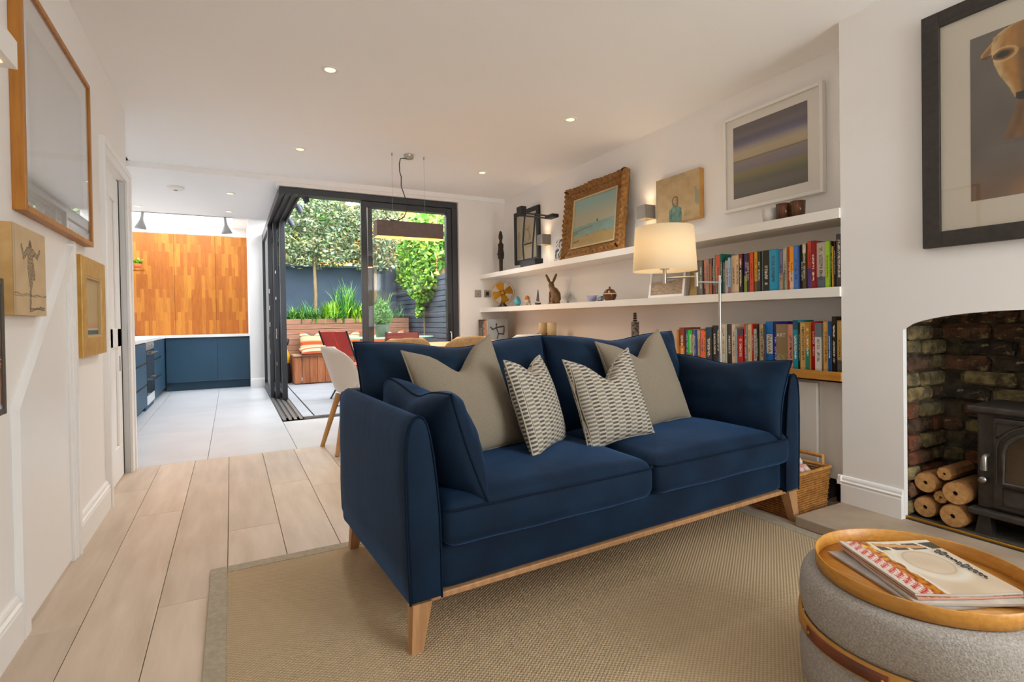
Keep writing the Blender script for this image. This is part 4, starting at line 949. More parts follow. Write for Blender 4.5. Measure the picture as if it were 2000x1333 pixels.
# ornate gilt frame, leaning on the shelf
gt = thing('gilt_frame_painting', 'seascape oil painting in an ornate carved gilt frame', 'painting', (2.86, 3.865, 1.5385)); gt.rotation_euler = (0, math.radians(6), 0)
gilt_m = mat('gilt', '#a8763a', '#7a5226', rough=.5, scale=40, metal=.35, bump=.7, bscale=130, detail=8)
GW, GH, FW = .87, .69, .11
def gilt_bar(p0, p1, out, inn):
    mb = MB(); n = 60; prof = [(0, .0), (.0, .045), (.12, .062), (.30, .050), (.45, .034), (.62, .040), (.80, .030), (1.0, .012), (1.0, 0)]
    def fn(a, b):
        i = b*(len(prof)-1); k = min(int(i), len(prof)-2); f = i-k
        q = prof[k][0]+(prof[k+1][0]-prof[k][0])*f; d = prof[k][1]+(prof[k+1][1]-prof[k][1])*f
        o0 = Vector(p0)+(Vector(p1)-Vector(p0))*a
        wv_ = .012*(math.exp(-((a-.5)/.10)**2)+math.exp(-((a-.03)/.05)**2)+math.exp(-((a-.97)/.05)**2))*(1-q)+.003*math.sin(a*70)*(1-q)*.6
        P = o0+Vector(out)*(-q*FW+wv_)
        mit = 1-2*a; P += (Vector(p1)-Vector(p0)).normalized()*(q*FW*mit)
        dd = d*(1+.15*math.sin(a*90+q*9)+.12*n2(a*60, q*9))
        return (P.x-dd, P.y, P.z)
    mb.grid(fn, n, 24); return mb
cs = [(0, GW/2, 0), (0, -GW/2, 0), (0, -GW/2, GH), (0, GW/2, GH)]
for i, out in enumerate(((0, 0, -1), (0, -1, 0), (0, 0, 1), (0, 1, 0))):
    mb = gilt_bar(cs[i], cs[(i+1) % 4], out, 0)
    mb.build('frame_bar', gilt_m, gt)
MB().box(-.004, .02, -GW/2+.012, GW/2-.012, .012, GH-.012).build('frame_back', mat('frame_back', '#6a4a20', rough=.8), gt)
frame_rect(MB(), 'x', -GW/2+FW, GW/2-FW, FW, GH-FW, -.024, -.006, .014).build('slip', mat('linen_slip', '#c9b48a', rough=.8), gt)
print_panel('canvas', (-.010, GW/2-FW-.005, FW+.005), (0, -(GW-2*FW-.01), 0), (0, 0, GH-2*FW-.01), 90, 80, seascape, paint_m, gt)
# woman on a raw panel
def woman(s, t):
    n = n2(s*6, t*6, 2); m = n2(s*15, t*15, 6); c = mixc(lin('#c6ad82'), lin('#b0956a'), .5+.5*n+.25*m)
    if (t > .93 and n > -.05 and .45 < s < .95): c = mixc(c, lin('#7d8c78'), .45)
    if s > .90 and abs(t-.45+.5*(s-.95)) < .16+.1*m: c = mixc(c, lin('#6f8a84'), .5)
    if s < .02 or t < .025: c = mixc(c, lin('#8a7a58'), .5)
    x = s-.46+.01*n2(t*12, 3, 1); w = .145 if t < .26 else .145-.095*sstep(.26, .37, t)
    if t < .375 and abs(x) < w+.012*m: c = mixc(mixc(lin('#7d9a8a'), lin('#4f7268'), .5+.9*n2(s*16, t*9, 5)), lin('#3d5a54'), .6*sstep(.7, 1, abs(x)/w))
    if t < .28 and abs(abs(x)-.085) < .008: c = mixc(c, lin('#39544e'), .6)
    hd = math.hypot(x*1.15, t-.475)
    if hd < .088 or (.36 < t < .48 and abs(x) < .070): c = mixc(lin('#8d7850'), lin('#6a583c'), .5+.6*m)
    if math.hypot(x*1.4, t-.462) < .062: c = mixc(lin('#c4a27a'), lin('#a88660'), sstep(.0, .05, x+.01))
    if .37 < t < .41 and abs(x) < .024: c = lin('#ad8c66')
    for ex in (-.020, .020):
        if math.hypot((x-ex)*.9, t-.474) < .008: c = lin('#4d3e2e')
    if abs(t-.432) < .006 and abs(x) < .018: c = lin('#8d5a48')
    if seg(s, t, .66, .10, .72, .20) < .007 or seg(s, t, .66, .10, .78, .14) < .006: c = mixc(c, lin('#5f7a6c'), .7)
    return c
wp = thing('canvas_painting', 'small tan painting of a woman in a green jumper', 'painting', (2.988, 2.92, 1.70))
MB().box(-.045, 0, -.215, .215, 0, .355, .002).build('panel_edge', mat('panel_wood', '#c9954e', '#b5823e', rough=.6, scale=9), wp)
print_panel('painted_face', (-.0458, .215, 0), (0, -.43, 0), (0, 0, .355), 170, 140, woman, paint_m, wp)
def sketch_a(s, t):
    c = lin('#b9ab8c')
    if .25 < s < .75 and .22 < t < .78: c = mixc(lin('#b3a27c'), lin('#9a8a5c'), sstep(.0, .5, n2(s*8, t*8, 3)))
    if abs(math.hypot((s-.5)*1.2, t-.5)-.17-.05*n2(s*7, t*7, 1)) < .02: c = lin('#7d6c3c')
    return c
picture('framed_drawing', 'black-framed ochre drawing behind the black desk lamp', 'picture', 4.955, 5.515, 1.632, 2.238, 2.988, .03, -1, .05, black_m, .01, '#d8ceb8', sketch_a, 40, 50)
def bw(s, t):
    c = lin('#cfcac0'); n = n2(s*6, t*8, 9)
    if n > .08: c = lin('#3a3a36')
    if n2(s*14, t*14, 2) > .25: c = lin('#5a5f58')
    if math.hypot(s-.55, (t-.72)) < .12: c = lin('#b9b6ac')
    return c
cd = thing('art_card', 'small black and white card leaning beside the gilt frame', 'card', (2.90, 4.475, 1.5385)); cd.rotation_euler = (0, math.radians(7), 0)
MB().box(0, .003, -.085, .085, 0, .26).build('card', mat('card_white', '#d8d3c8', rough=.7), cd)
print_panel('print', (-.0006, .083, .002), (0, -.166, 0), (0, 0, .256), 40, 50, bw, print_m, cd)
def moor(s, t):
    c = mixc(lin('#a8a49c'), lin('#8d9298'), .5+n2(s*3, t*5, 3))
    if t < .52+.05*n2(s*3, 1, 6): c = mixc(lin('#6d5a48'), lin('#9a7f66'), .5+.9*n2(s*9, t*16, 8))
    return c
mp_ = thing('framed_photo', 'white-framed moorland photograph standing under the lamp shade', 'picture', (2.80, 2.90, 1.1405)); mp_.rotation_euler = (0, math.radians(8), 0)
frame_rect(MB(), 'x', -.18, .18, 0, .24, -.006, .012, .022).build('frame', white_m, mp_)
MB().box(.0, .010, -.17, .17, .01, .23).build('mount', white_m, mp_)
print_panel('image', (-.001, .158, .022), (0, -.316, 0), (0, 0, .196), 50, 40, moor, gloss_print_m, mp_)
def oval(s, t):
    c = lin('#a88d5a')
    if math.hypot((s-.55)*1.3, t-.55) < .28: c = lin('#4d4028')
    if abs(math.hypot((s-.55)*1.3, t-.55)-.28) < .03: c = lin('#6d5a34')
    return c
ov_ = thing('framed_photo', 'tan-framed oval portrait between the moorland photograph and the books', 'picture', (2.83, 2.64, 1.1405)); ov_.rotation_euler = (0, math.radians(9), 0)
MB().box(0, .014, -.075, .075, 0, .23, .002).build('frame', mat('tan_frame', '#a0824e', rough=.5), ov_)
print_panel('image', (-.001, .07, .008), (0, -.14, 0), (0, 0, .214), 40, 50, oval, print_m, ov_)
# greyhound over the fireplace
HW = [(.30, -1), (.360, -.001), (.366, .016), (.380, .027), (.424, .044), (.478, .072), (.53, .090), (.59, .100), (.637, .093), (.655, .062), (.664, .03), (.70, -.01)]
def hound(s, t):
    n = n2(s*6, t*5, 2); c = mixc(lin('#6e655c'), lin('#5a524b'), .5+.6*n); c = mixc(c, lin('#7d5a3c'), sstep(.32, .0, t)*.6); c = mixc(c, lin('#c08a48'), sstep(.14, .02, t)*sstep(.15, .5, s)*.7)
    x = abs(s-.30)*.558; z = t*.665; hw = -1
    for (a, p), (b, q) in zip(HW, HW[1:]):
        if a <= z < b: hw = p+(q-p)*(z-a)/(b-a)
    if .22 < z < .40 and x < .012+.05*sstep(.40, .2, z): c = mixc(lin('#84603a'), lin('#6a4a28'), .5+n2(s*20, t*9))
    e = seg(x, z, .088, .605, .116, .578)
    if e < .017: c = mixc(lin('#8a5f28'), lin('#c89a58'), sstep(.004, .017, e)) if z > .572 else lin('#5d3f1c')
    if x < hw:
        f = x/max(hw, .001)
        c = mixc(lin('#b07a2c'), lin('#cfae78'), sstep(.55, 1, f)); c = mixc(c, lin('#5d4222'), sstep(.40, .05, f)*(.85 if z < .56 else .45))
        c = mixc(c, lin('#8a5c1e'), .45*sstep(-.1, .4, n2(s*24, t*18, 4)))
        if z < .46: c = mixc(c, lin('#6a5238'), .35*sstep(.5, .0, f))
        ey = math.hypot((x-.062)/1.8, z-.560)
        if ey < .0115: c = lin('#181008')
        elif ey < .018: c = lin('#6a4418')
        if abs(math.hypot((x-.062)/1.6, z-.560)-.026) < .003: c = mixc(c, lin('#e0c088'), .5)
        if z < .395 and x < .024: c = lin('#1c1512')
    return c
picture('framed_painting', 'dark-framed painting of a fawn greyhound above the fireplace', 'picture', .33, 1.228, 1.283, 2.288, CXF, .030, -1, .066, mat('charcoal_frame', '#3a332d', '#2d2824', rough=.6, scale=40), .1, '#d2c8b5', hound, 200, 240, pm_=paint_m, inner=(.50, 1.058, 1.457, 2.122))
# left wall
def pale(s, t):
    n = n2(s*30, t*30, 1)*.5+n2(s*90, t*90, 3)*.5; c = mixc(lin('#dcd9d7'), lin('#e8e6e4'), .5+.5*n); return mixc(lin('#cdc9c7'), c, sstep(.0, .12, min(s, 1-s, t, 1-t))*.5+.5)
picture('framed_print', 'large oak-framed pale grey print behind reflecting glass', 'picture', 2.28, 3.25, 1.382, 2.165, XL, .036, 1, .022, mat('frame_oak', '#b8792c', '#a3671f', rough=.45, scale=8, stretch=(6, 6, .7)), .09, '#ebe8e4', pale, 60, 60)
def figure(s, t):
    n = n2(s*5, t*5, 3); c = mixc(lin('#d2b892'), lin('#c2a580'), .5+.6*n)
    if abs(t-.24-.008*math.sin(s*20)) < .006 or abs(t-.215-.02*s) < .004: c = mixc(c, lin('#4a3c2e'), .7)
    if s < .07 and abs(s-.05) < .01: c = mixc(c, lin('#8a7454'), .5)
    L_ = [(.5, .80, .5, .76, .05), (.42, .74, .58, .74, .05), (.5, .72, .5, .55, .085), (.40, .74, .30, .66, .03), (.30, .66, .24, .78, .022), (.60, .74, .72, .70, .03), (.72, .70, .80, .78, .022), (.46, .55, .50, .38, .055), (.56, .55, .60, .46, .045), (.60, .46, .57, .60, .03), (.50, .38, .47, .10, .026), (.46, .06, .54, .07, .02), (.50, .07, .80, .09, .012), (.78, .09, .92, .08, .02)]
    m_ = min(seg(s, t*1.0, a, b, c_, d)-w for a, b, c_, d, w in L_)
    if m_ < 0:
        e = n2(s*60, t*45, 8); c = mixc(c, lin('#3a2e26'), .35+.5*sstep(-.2, .35, e))
        if m_ > -.010: c = mixc(c, lin('#2d241e'), .7)
    if math.hypot((s-.5)*.9, (t-.83)*.7) < .035: c = mixc(c, lin('#4a3c30'), .7)
    return c
sk = thing('canvas_sketch', 'small tan canvas with an ink drawing of a dancing figure', 'painting', (XL, 2.328, 1.037))
MB().box(0, .03, -.163, .163, 0, .288, .002).build('canvas_edge', mat('raw_canvas', '#c8a26a', '#b8925a', rough=.85, scale=20), sk)
print_panel('drawing', (.0308, -.163, 0), (0, .326, 0), (0, 0, .288), 110, 120, figure, print_m, sk)
def horizon(s, t):
    c = mixc(lin('#b39a6e'), lin('#bda47c'), .5+.5*n2(s*5, t*3)); 
    if t < .30: c = mixc(lin('#b98a68'), c, sstep(.15, .3, t))
    if t < .15: c = lin('#c9c4b0')
    if t < .125: c = lin('#3f5660')
    if t < .03: c = lin('#a9926c')
    return c
gf = thing('framed_painting', 'small gold-framed seaside painting beside the sliding door', 'painting', (XL, 3.26, .857))
gold_m = mat('gold_leaf', '#c99c48', '#b98c3c', rough=.45, scale=20, metal=.2); 
frame_rect(MB(), 'x', -.25, .25, 0, .465, 0, .034, .09, .004).build('frame', gold_m, gf)
frame_rect(MB(), 'x', -.165, .165, .085, .38, .012, .030, .012).build('slip', mat('pale_slip', '#c4ab7c', rough=.6), gf)
print_panel('image', (.016, -.16, .09), (0, .32, 0), (0, 0, .285), 30, 40, horizon, paint_m, gf)
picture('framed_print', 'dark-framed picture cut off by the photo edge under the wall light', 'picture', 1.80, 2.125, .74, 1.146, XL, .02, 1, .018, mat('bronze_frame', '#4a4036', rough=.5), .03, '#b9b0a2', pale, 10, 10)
# ================================================================= WALL LIGHTS, SOCKETS
wl_m = mat('wall_light_grey', '#8d8880', rough=.5)
for y, lb_ in ((3.25, 'grey cube wall light beside the painting of a woman'), (4.81, 'grey cube wall light beside the black-framed drawing')):
    t = thing('wall_light', lb_, 'wall light', (XR, y, 1.782), group='grey cube wall lights')
    mb = MB()
    for a in (-.052, .048): mb.box(-.105, 0, a, a+.004, 0, .105)
    mb.box(-.105, -.101, -.048, .048, 0, .105); mb.box(-.004, 0, -.048, .048, 0, .105)
    mb.build('shell', wl_m, t)
    MB().box(-.098, -.006, -.046, .046, .045, .060).build('lamp_core', mat('cube_glow', '#ffd9a0', emit=6, ecol='#ffd090'), t)
    for dz, tz in ((.112, 3), (-.006, 0)):
        light('wall_light_beam', 'SPOT', (XR-.065, y, 1.782+dz), 0.6, (1, .80, .58), target=(XR-.04, y, tz), spot_size=math.radians(130), spot_blend=.9, shadow_soft_size=.02)
for x, lb_, m_ in ((2.578, 'brushed steel wall switch nearest the garden doors', 0), (2.70, 'brushed steel wall socket half hidden behind the brass fan', 1)):
    t = thing('wall_socket', lb_, 'socket', (x+.042, YF, 1.272))
    MB().box(-.042, .042, -.008, 0, 0, .085, .002).build('plate', steel_m, t)
    if m_: MB().box(-.02, .02, -.010, -.008, .02, .065).build('insert', black_m, t)
    else: MB().box(-.012, .012, -.013, -.008, .03, .055, .002).build('switch', chrome_m, t)
ul = thing('wall_light', 'white plaster wall light at the top left corner', 'wall light', (XL, 1.76, 1.70))
mb = MB().poly([(0, -.14, 0), (.12, -.14, 0), (.12, -.14, .075), (0, -.14, .085)], (0, .29, 0)); mb.build('shell', white_m, ul)
MB().box(.02, .10, -.10, .11, -.003, .001).build('lamp_core', mat('peach_glow', '#ffd8b0', emit=1.2, ecol='#ffd0a0'), ul)

# ================================================================= FLOOR LAMP
LX, LY = 2.50, 2.157; SX, SY = 2.30, 2.388
fl = thing('floor_lamp', 'steel reading floor lamp with a cream drum shade behind the sofa', 'floor lamp', (LX, LY, 0))
def L_(x, y, z): return (x-LX, y-LY, z)
MB().lathe([(.0001, .022), (.11, .020), (.12, .012), (.12, 0)], n=36).build('base', steel_m, fl)
MB().cyl((0, 0, .02), (0, 0, 1.235), .008, n=14).build('pole', steel_m, fl)
ex, ey = LX*.36+SX*.64-.03, LY*.36+SY*.64-.16
ex, ey = 2.40, 2.236
MB().cyl(L_(LX, LY, 1.195), L_(ex, ey, 1.20), .0055, n=10).build('arm', steel_m, fl)
MB().cyl(L_(ex, ey, 1.175), L_(ex, ey, 1.255), .010, n=14).build('hinge', steel_m, fl)
MB().cyl(L_(ex, ey, 1.232), L_(SX, SY, 1.232), .0055, n=10).build('arm', steel_m, fl)
MB().cyl(L_(SX, SY, 1.20), L_(SX, SY, 1.30), .011, n=14).lathe([(.028, 1.285), (.028, 1.292), (.0001, 1.294)], c=L_(SX, SY, 0), n=18).build('lamp_holder', steel_m, fl)
shade_m = bpy.data.materials.new('cream_shade'); shade_m.use_nodes = True
N_ = shade_m.node_tree.nodes; Lk = shade_m.node_tree.links; N_.clear()
o_ = N_.new('ShaderNodeOutputMaterial'); mx = N_.new('ShaderNodeMixShader'); df = N_.new('ShaderNodeBsdfDiffuse'); tl = N_.new('ShaderNodeBsdfTranslucent')
df.inputs[0].default_value = (*lin('#e8dfcd'), 1); tl.inputs[0].default_value = (*lin('#f0e4cc'), 1); mx.inputs[0].default_value = .5
Lk.new(df.outputs[0], mx.inputs[1]); Lk.new(tl.outputs[0], mx.inputs[2]); Lk.new(mx.outputs[0], o_.inputs[0])
MB().lathe([(.187, 1.275), (.170, 1.535), (.168, 1.535), (.185, 1.275)], c=L_(SX, SY, 0), n=56).build('shade', shade_m, fl)
MB().ball(L_(SX, SY, 1.40), .032, n=16).build('bulb', mat('bulb_glow', '#fff0d0', emit=9, ecol='#ffe0a8'), fl)
light('floor_lamp_bulb', 'POINT', (SX, SY, 1.46), 2.2, (1, .78, .52), shadow_soft_size=.05)

# ================================================================= ORNAMENTS
bronze_m = mat('bronze', '#4a3826', '#2c2118', rough=.45, metal=.5, scale=25, bump=.2, bscale=60)
# tall figurine
fg = thing('figurine', 'tall thin dark bronze standing figurine on the upper shelf', 'figurine', (2.84, 5.63, 1.5375))
MB().box(-.04, .04, -.035, .035, 0, .014, .002).build('plinth', bronze_m, fg)
fb = MB(); fb.tube([(0, -.018, .012), (0, -.017, .10), (0, -.014, .19), (0, -.012, .24)], [.013, .014, .018, .022], 10); fb.tube([(0, .018, .012), (0, .017, .10), (0, .014, .19), (0, .012, .24)], [.013, .014, .018, .022], 10)
fb.tube([(0, 0, .18), (0, 0, .24), (0, 0, .30), (0, 0, .35), (0, 0, .37), (0, 0, .395), (0, 0, .43), (0, 0, .46), (0, 0, .50), (0, 0, .51)], [.034, .040, .030, .034, .018, .016, .026, .024, .014, .004], 14)
for s_ in (-1, 1): fb.tube([(0, s_*.034, .355), (0, s_*.048, .31), (-.01, s_*.046, .25), (-.03, s_*.03, .235)], [.013, .011, .010, .008], 8)
fb.build('body', bronze_m, fg)
# articulated desk lamp
dl = thing('desk_lamp', 'black articulated counterweight desk lamp on the upper shelf', 'desk lamp', (2.80, 4.84, 1.5375))
def T_(y, z): return (0, y-4.84, z-1.5375)
MB().box(-.05, .05, -.155, .155, 0, .085, .004).build('base', black_m, dl)
MB().lathe([(.0001, .10), (.048, .10), (.048, .085)], n=24).build('turntable', black_m, dl)
for s_, p in ((-1, ((4.965, 1.62), (4.99, 1.80), (4.93, 2.13))), (1, ((4.855, 1.62), (4.84, 1.80), (4.775, 2.10)))):
    MB().tube([(s_*.02, q[0]-4.84, q[1]-1.5375) for q in p], .009, 8).build('lower_arm', black_m, dl)
MB().tube([T_(4.99, 1.80), T_(4.84, 1.80)], .008, 8).build('joint', black_m, dl)
MB().box(-.035, .035, 4.99-4.84, 5.09-4.84, 2.12-1.5375, 2.215-1.5375, .004).build('counterweight', black_m, dl)
for s_ in (-1, 1): MB().tube([(s_*.022, 5.08-4.84, 2.145-1.5375+s_*.015), (s_*.022, 4.48-4.84, 2.005-1.5375+s_*.012)], .008, 8).build('upper_arm', black_m, dl)
MB().box(-.04, .04, 4.36-4.84, 4.50-4.84, 1.985-1.5375, 2.02-1.5375, .008).build('lamp_head', black_m, dl)
# brass fan
fn_ = thing('desk_fan', 'antique brass desk fan on the lower shelf', 'fan', (2.80, 5.52, 1.1405), math.radians(-18))
MB().lathe([(.0001, .075), (.018, .07), (.022, .05), (.055, .015), (.058, 0)], n=28).build('base', bronze_m, fn_)
MB().cyl((0, .02, .06), (0, .02, .16), .012, n=12).lathe([(.0001, -.05), (.035, -.045), (.042, 0), (.030, .05), (.0001, .055)], c=(0, .05, .17), n=20, axis='y').build('motor', bronze_m, fn_)
cg = MB().tube([(.135*math.cos(a), -.02, .17+.135*math.sin(a)) for a in [2*PI*i/48 for i in range(48)]], .0028, 6, closed=True)
cg.tube([(.12*math.cos(a), .03, .17+.12*math.sin(a)) for a in [2*PI*i/48 for i in range(48)]], .002, 6, closed=True)
for k in range(8):
    a = k*PI/4+.2; cg.tube([(.02*math.cos(a), -.045, .17+.02*math.sin(a)), (.10*math.cos(a), -.045, .17+.10*math.sin(a)), (.135*math.cos(a), -.02, .17+.135*math.sin(a)), (.12*math.cos(a), .03, .17+.12*math.sin(a))], .0014, 5)
cg.build('cage', brass_m, fn_)
bl_m = mat('brass_blade', '#b5862c', rough=.3, metal=1)
for k in range(4):
    a = k*PI/2+.35
    bl = MB(); pts = [(.025, -.022), (.105, -.052), (.118, -.02), (.118, .03), (.105, .050), (.025, .022)]
    bl.poly([(r_*math.cos(a)-w_*math.sin(a), -.012+w_*.35, .17+r_*math.sin(a)+w_*math.cos(a)) for r_, w_ in pts], (0, .0015, 0)); bl.build('blade', bl_m, fn_)
MB().lathe([(.0001, -.04), (.018, -.035), (.026, -.005), (.026, .01)], c=(0, 0, .17), n=18, axis='y').build('hub', brass_m, fn_)
def onshelf(name, label, cat, y, x=2.80, rz=0): return thing(name, label, cat, (x, y, 1.1405), rz)
eg = onshelf('ornamental_egg', 'turquoise pointed egg on a small wooden stand', 'ornament', 5.16)
MB().lathe([(.0001, .012), (.030, .010), (.034, 0)], n=20).build('stand', mat('stand_wood', '#a8683a', rough=.5), eg)
MB().lathe([(.0001, .010), (.022, .014), (.038, .034), (.039, .052), (.030, .082), (.014, .104), (.004, .114), (.0001, .115)], n=24).build('egg', mat('turquoise_glaze', '#3f9aae', '#5fb0c0', rough=.3, scale=15), eg)
rb = onshelf('bird_figurine', 'small orange and white bird figurine', 'figurine', 4.94)
MB().ball((0, 0, .038), .034, (1, 1.1, 1.1), 16).build('body', mat('bird_white', '#b9a898', '#8d7a68', rough=.5, scale=20), rb)
MB().ball((0, .004, .080), .028, (1, 1, 1.15), 16).add([(0, -.02, .088), (0, -.045, .080), (.006, -.022, .080), (-.006, -.022, .080)], [(0, 1, 2), (0, 3, 1), (1, 3, 2)]).build('head', mat('bird_orange', '#c8702a', rough=.5), rb)
MB().box(-.012, .012, -.065, -.035, 0, .026, .006).build('perch', mat('bird_stone', '#a9a498'), rb)
bt_ = onshelf('boat_sculpture', 'dark sail-shaped wooden boat sculpture', 'ornament', 4.72)
MB().poly([(-.012, .045, .03), (-.012, -.045, .025), (-.012, -.025, .0), (-.012, .03, .0)], (.024, 0, 0)).build('hull', bronze_m, bt_)
MB().poly([(-.004, -.025, .035), (-.004, .030, .045), (-.004, -.005, .160)], (.008, 0, 0)).build('sail', mat('sail_grey', '#5a4c40', '#3d332b', rough=.7, scale=20), bt_)
# hare
hr = thing('hare_figurine', 'bronze sitting hare with tall ears on the lower shelf', 'figurine', (2.80, 4.42, 1.1405)); hr_m = mat('hare_bronze', '#7d5a34', '#5d4024', rough=.45, metal=.25, scale=18, bump=.1, bscale=60)
MB().poly([(-.035, -.065, 0), (.035, -.065, 0), (.035, .075, 0), (-.035, .075, 0)], (0, 0, .006)).build('plinth', bronze_m, hr)
hb_ = MB().tube([(0, -.055, .012), (0, -.052, .045), (0, -.040, .090), (0, -.012, .130), (0, .015, .150), (0, .028, .172), (0, .033, .190), (0, .040, .200), (0, .048, .190), (0, .056, .170), (0, .058, .160)], [.022, .046, .050, .042, .032, .026, .028, .027, .023, .015, .007], 18)
for s_ in (-1, 1):
    hb_.ball((s_*.028, -.030, .045), .034, (.6, 1.1, 1.05), 14); hb_.tube([(s_*.030, -.05, .014), (s_*.032, .012, .012)], [.014, .010], 8)
    hb_.tube([(s_*.020, .020, .125), (s_*.021, .034, .07), (s_*.021, .040, .010), (s_*.021, .055, .010)], [.016, .011, .008, .008], 8)
hb_.ball((0, -.085, .022), .014, (1, 1, 1), 10)
hb_.build('body', hr_m, hr)
for y_, x_ in ((.052, -.012), (-.052, .012)): MB().tube([(x_, .036, .205), (x_*1.5, .036+y_*.45, .245), (x_*2, .036+y_, .290), (x_*2, .036+y_*1.12, .302)], [.009, .014, .011, .003], 10).build('ear', hr_m, hr)
# wire ornament
wo = onshelf('wire_ornament', 'loose silver wire ornament beside the hare', 'ornament', 4.17)
r8 = random.Random(8); wr_ = MB()
for k in range(26):
    a = r8.uniform(0, 2*PI); e = r8.uniform(.02, .075); h_ = r8.uniform(.05, .13)
    wr_.tube([(0, 0, .004), (e*.5*math.cos(a), e*.8*math.sin(a), h_*.5), (e*.4*math.cos(a), e*1.2*math.sin(a), h_)], .0011, 4)
    wr_.tube([(e*.5*math.cos(a)+.012*math.cos(b), e*math.sin(a)+.014*math.sin(b), h_*.75+.012*math.sin(b*1.0)) for b in [2*PI*i/10 for i in range(10)]], .0009, 4, closed=True)
tag(wr_.build('wires', mat('silver_wire', '#9a938c', rough=.4, metal=.6), wo), kind='stuff')
MB().lathe([(.0001, .008), (.026, .006), (.028, 0)], n=18).build('foot', mat('stone_foot', '#b0a89c'), wo)
bw_ = onshelf('bowl', 'small white bowl with an indigo inside', 'bowl', 3.79)
MB().lathe([(.0001, .004), (.024, .0), (.030, .006), (.052, .056), (.049, .056), (.028, .010), (.0001, .009)], n=28).build('body', mat('bowl_white', '#a9a4b8', '#6d6a98', rough=.3, scale=12), bw_)
MB().lathe([(.0485, .0555), (.030, .014), (.0001, .0125)], n=28).build('inside_glaze', mat('indigo', '#35306a', rough=.25), bw_)
tp = onshelf('bowl', 'tiny dark patterned pot between the bowl and the copper jar', 'pot', 3.665, 2.79)
MB().lathe([(.0001, 0), (.026, .0), (.034, .018), (.032, .042), (.026, .046), (.0001, .040)], n=24).build('body', mat('delft', '#3a4252', '#a0a4a8', rough=.3, scale=60, lo=.45, hi=.55), tp)
jr = onshelf('ginger_jar', 'round brown lustre jar with a knobbed lid', 'jar', 3.545)
jm = mat('lustre_brown', '#6a3f1a', '#4a2a12', rough=.22, metal=.35, scale=12)
MB().lathe([(.0001, 0), (.036, 0), (.050, .022), (.057, .046), (.055, .064), (.044, .080), (.038, .083)], n=32).build('body', jm, jr)
MB().lathe([(.044, .080), (.036, .093), (.012, .102), (.006, .106), (.009, .112), (.006, .119), (.0001, .121)], n=28).build('lid', jm, jr)
MB().lathe([(.0568, .056), (.0575, .060), (.0560, .064)], n=32).build('pale_band', mat('pale_band', '#c9a884', rough=.3), jr)
mg = thing('glass_tumbler', 'pale frosted tumbler on the upper shelf by the striped photograph', 'tumbler', (2.80, 2.045, 1.5375))
MB().lathe([(.0001, .003), (.040, .0), (.044, .085), (.041, .085), (.037, .006), (.0001, .007)], n=28).build('body', mat('frosted', '#cfc9c0', rough=.35), mg)
am_m = mat('amber_glaze', '#5d3214', '#2d1a0e', rough=.2, scale=9, stretch=(4, 4, .6), lo=.42, hi=.58)
for y, x, lb_ in ((1.955, 2.79, 'dark amber glazed tumbler next to the frosted one'), (1.875, 2.80, 'dark amber glazed tumbler nearest the chimney')):
    t = thing('tumbler', lb_, 'tumbler', (x, y, 1.5375), group='amber tumblers on the upper shelf')
    MB().lathe([(.0001, .004), (.036, .0), (.039, .095), (.035, .095), (.033, .008), (.0001, .009)], n=26).build('body', am_m, t)
# candles
ch_ = thing('candle_holder', 'dark metal double candle holder on the counter', 'candle holder', (2.79, 4.525, .7055))
for dy in (.085, -.085):
    MB().lathe([(.0001, .120), (.052, .118), (.054, .126), (.0001, .124)], c=(0, dy, 0), n=24).build('dish', bronze_m, ch_)
    MB().tube([(0, dy, .118), (0, dy*.7, .07), (0, dy*.2, .03), (0, 0, .01)], .006, 8).build('stem', bronze_m, ch_)
    MB().tube([(-.05, dy, .124), (-.062, dy+.01, .135), (-.055, dy+.012, .152), (-.045, dy+.008, .146)], .004, 6).build('scroll', bronze_m, ch_)
MB().lathe([(.0001, .012), (.06, .010), (.065, 0)], n=28).build('base', bronze_m, ch_)
for dy, lb_ in ((.085, 'cream pillar candle, the one nearer the garden doors'), (-.085, 'cream pillar candle, the one nearer the floor lamp')):
    t = thing('candle', lb_, 'candle', (2.79, 4.525+dy, .832), group='cream pillar candles')
    MB().lathe([(.0001, 0), (.044, 0), (.045, .126), (.040, .130), (.0001, .124)], n=28).build('wax', mat('candle_wax', '#d8c49a', '#cdb688', rough=.5, scale=5), t)
    MB().cyl((0, 0, .122), (0, 0, .138), .0015, n=6).build('wick', black_m, t)
cv = thing('carved_ornament', 'slim dark carved ornament rising behind the sofa back', 'ornament', (2.80, 3.235, .7055))
MB().box(-.022, .022, -.022, .022, 0, .26, .003).build('column', mat('carved_grey', '#4a443e', '#8a8276', rough=.7, scale=60, lo=.45, hi=.55), cv)
cb = MB()
for k in range(4): cb.lathe([(.010, .262+k*.018), (.020-.002*k, .268+k*.018), (.010, .278+k*.018)], n=10)
cb.build('finial', bronze_m, cv)

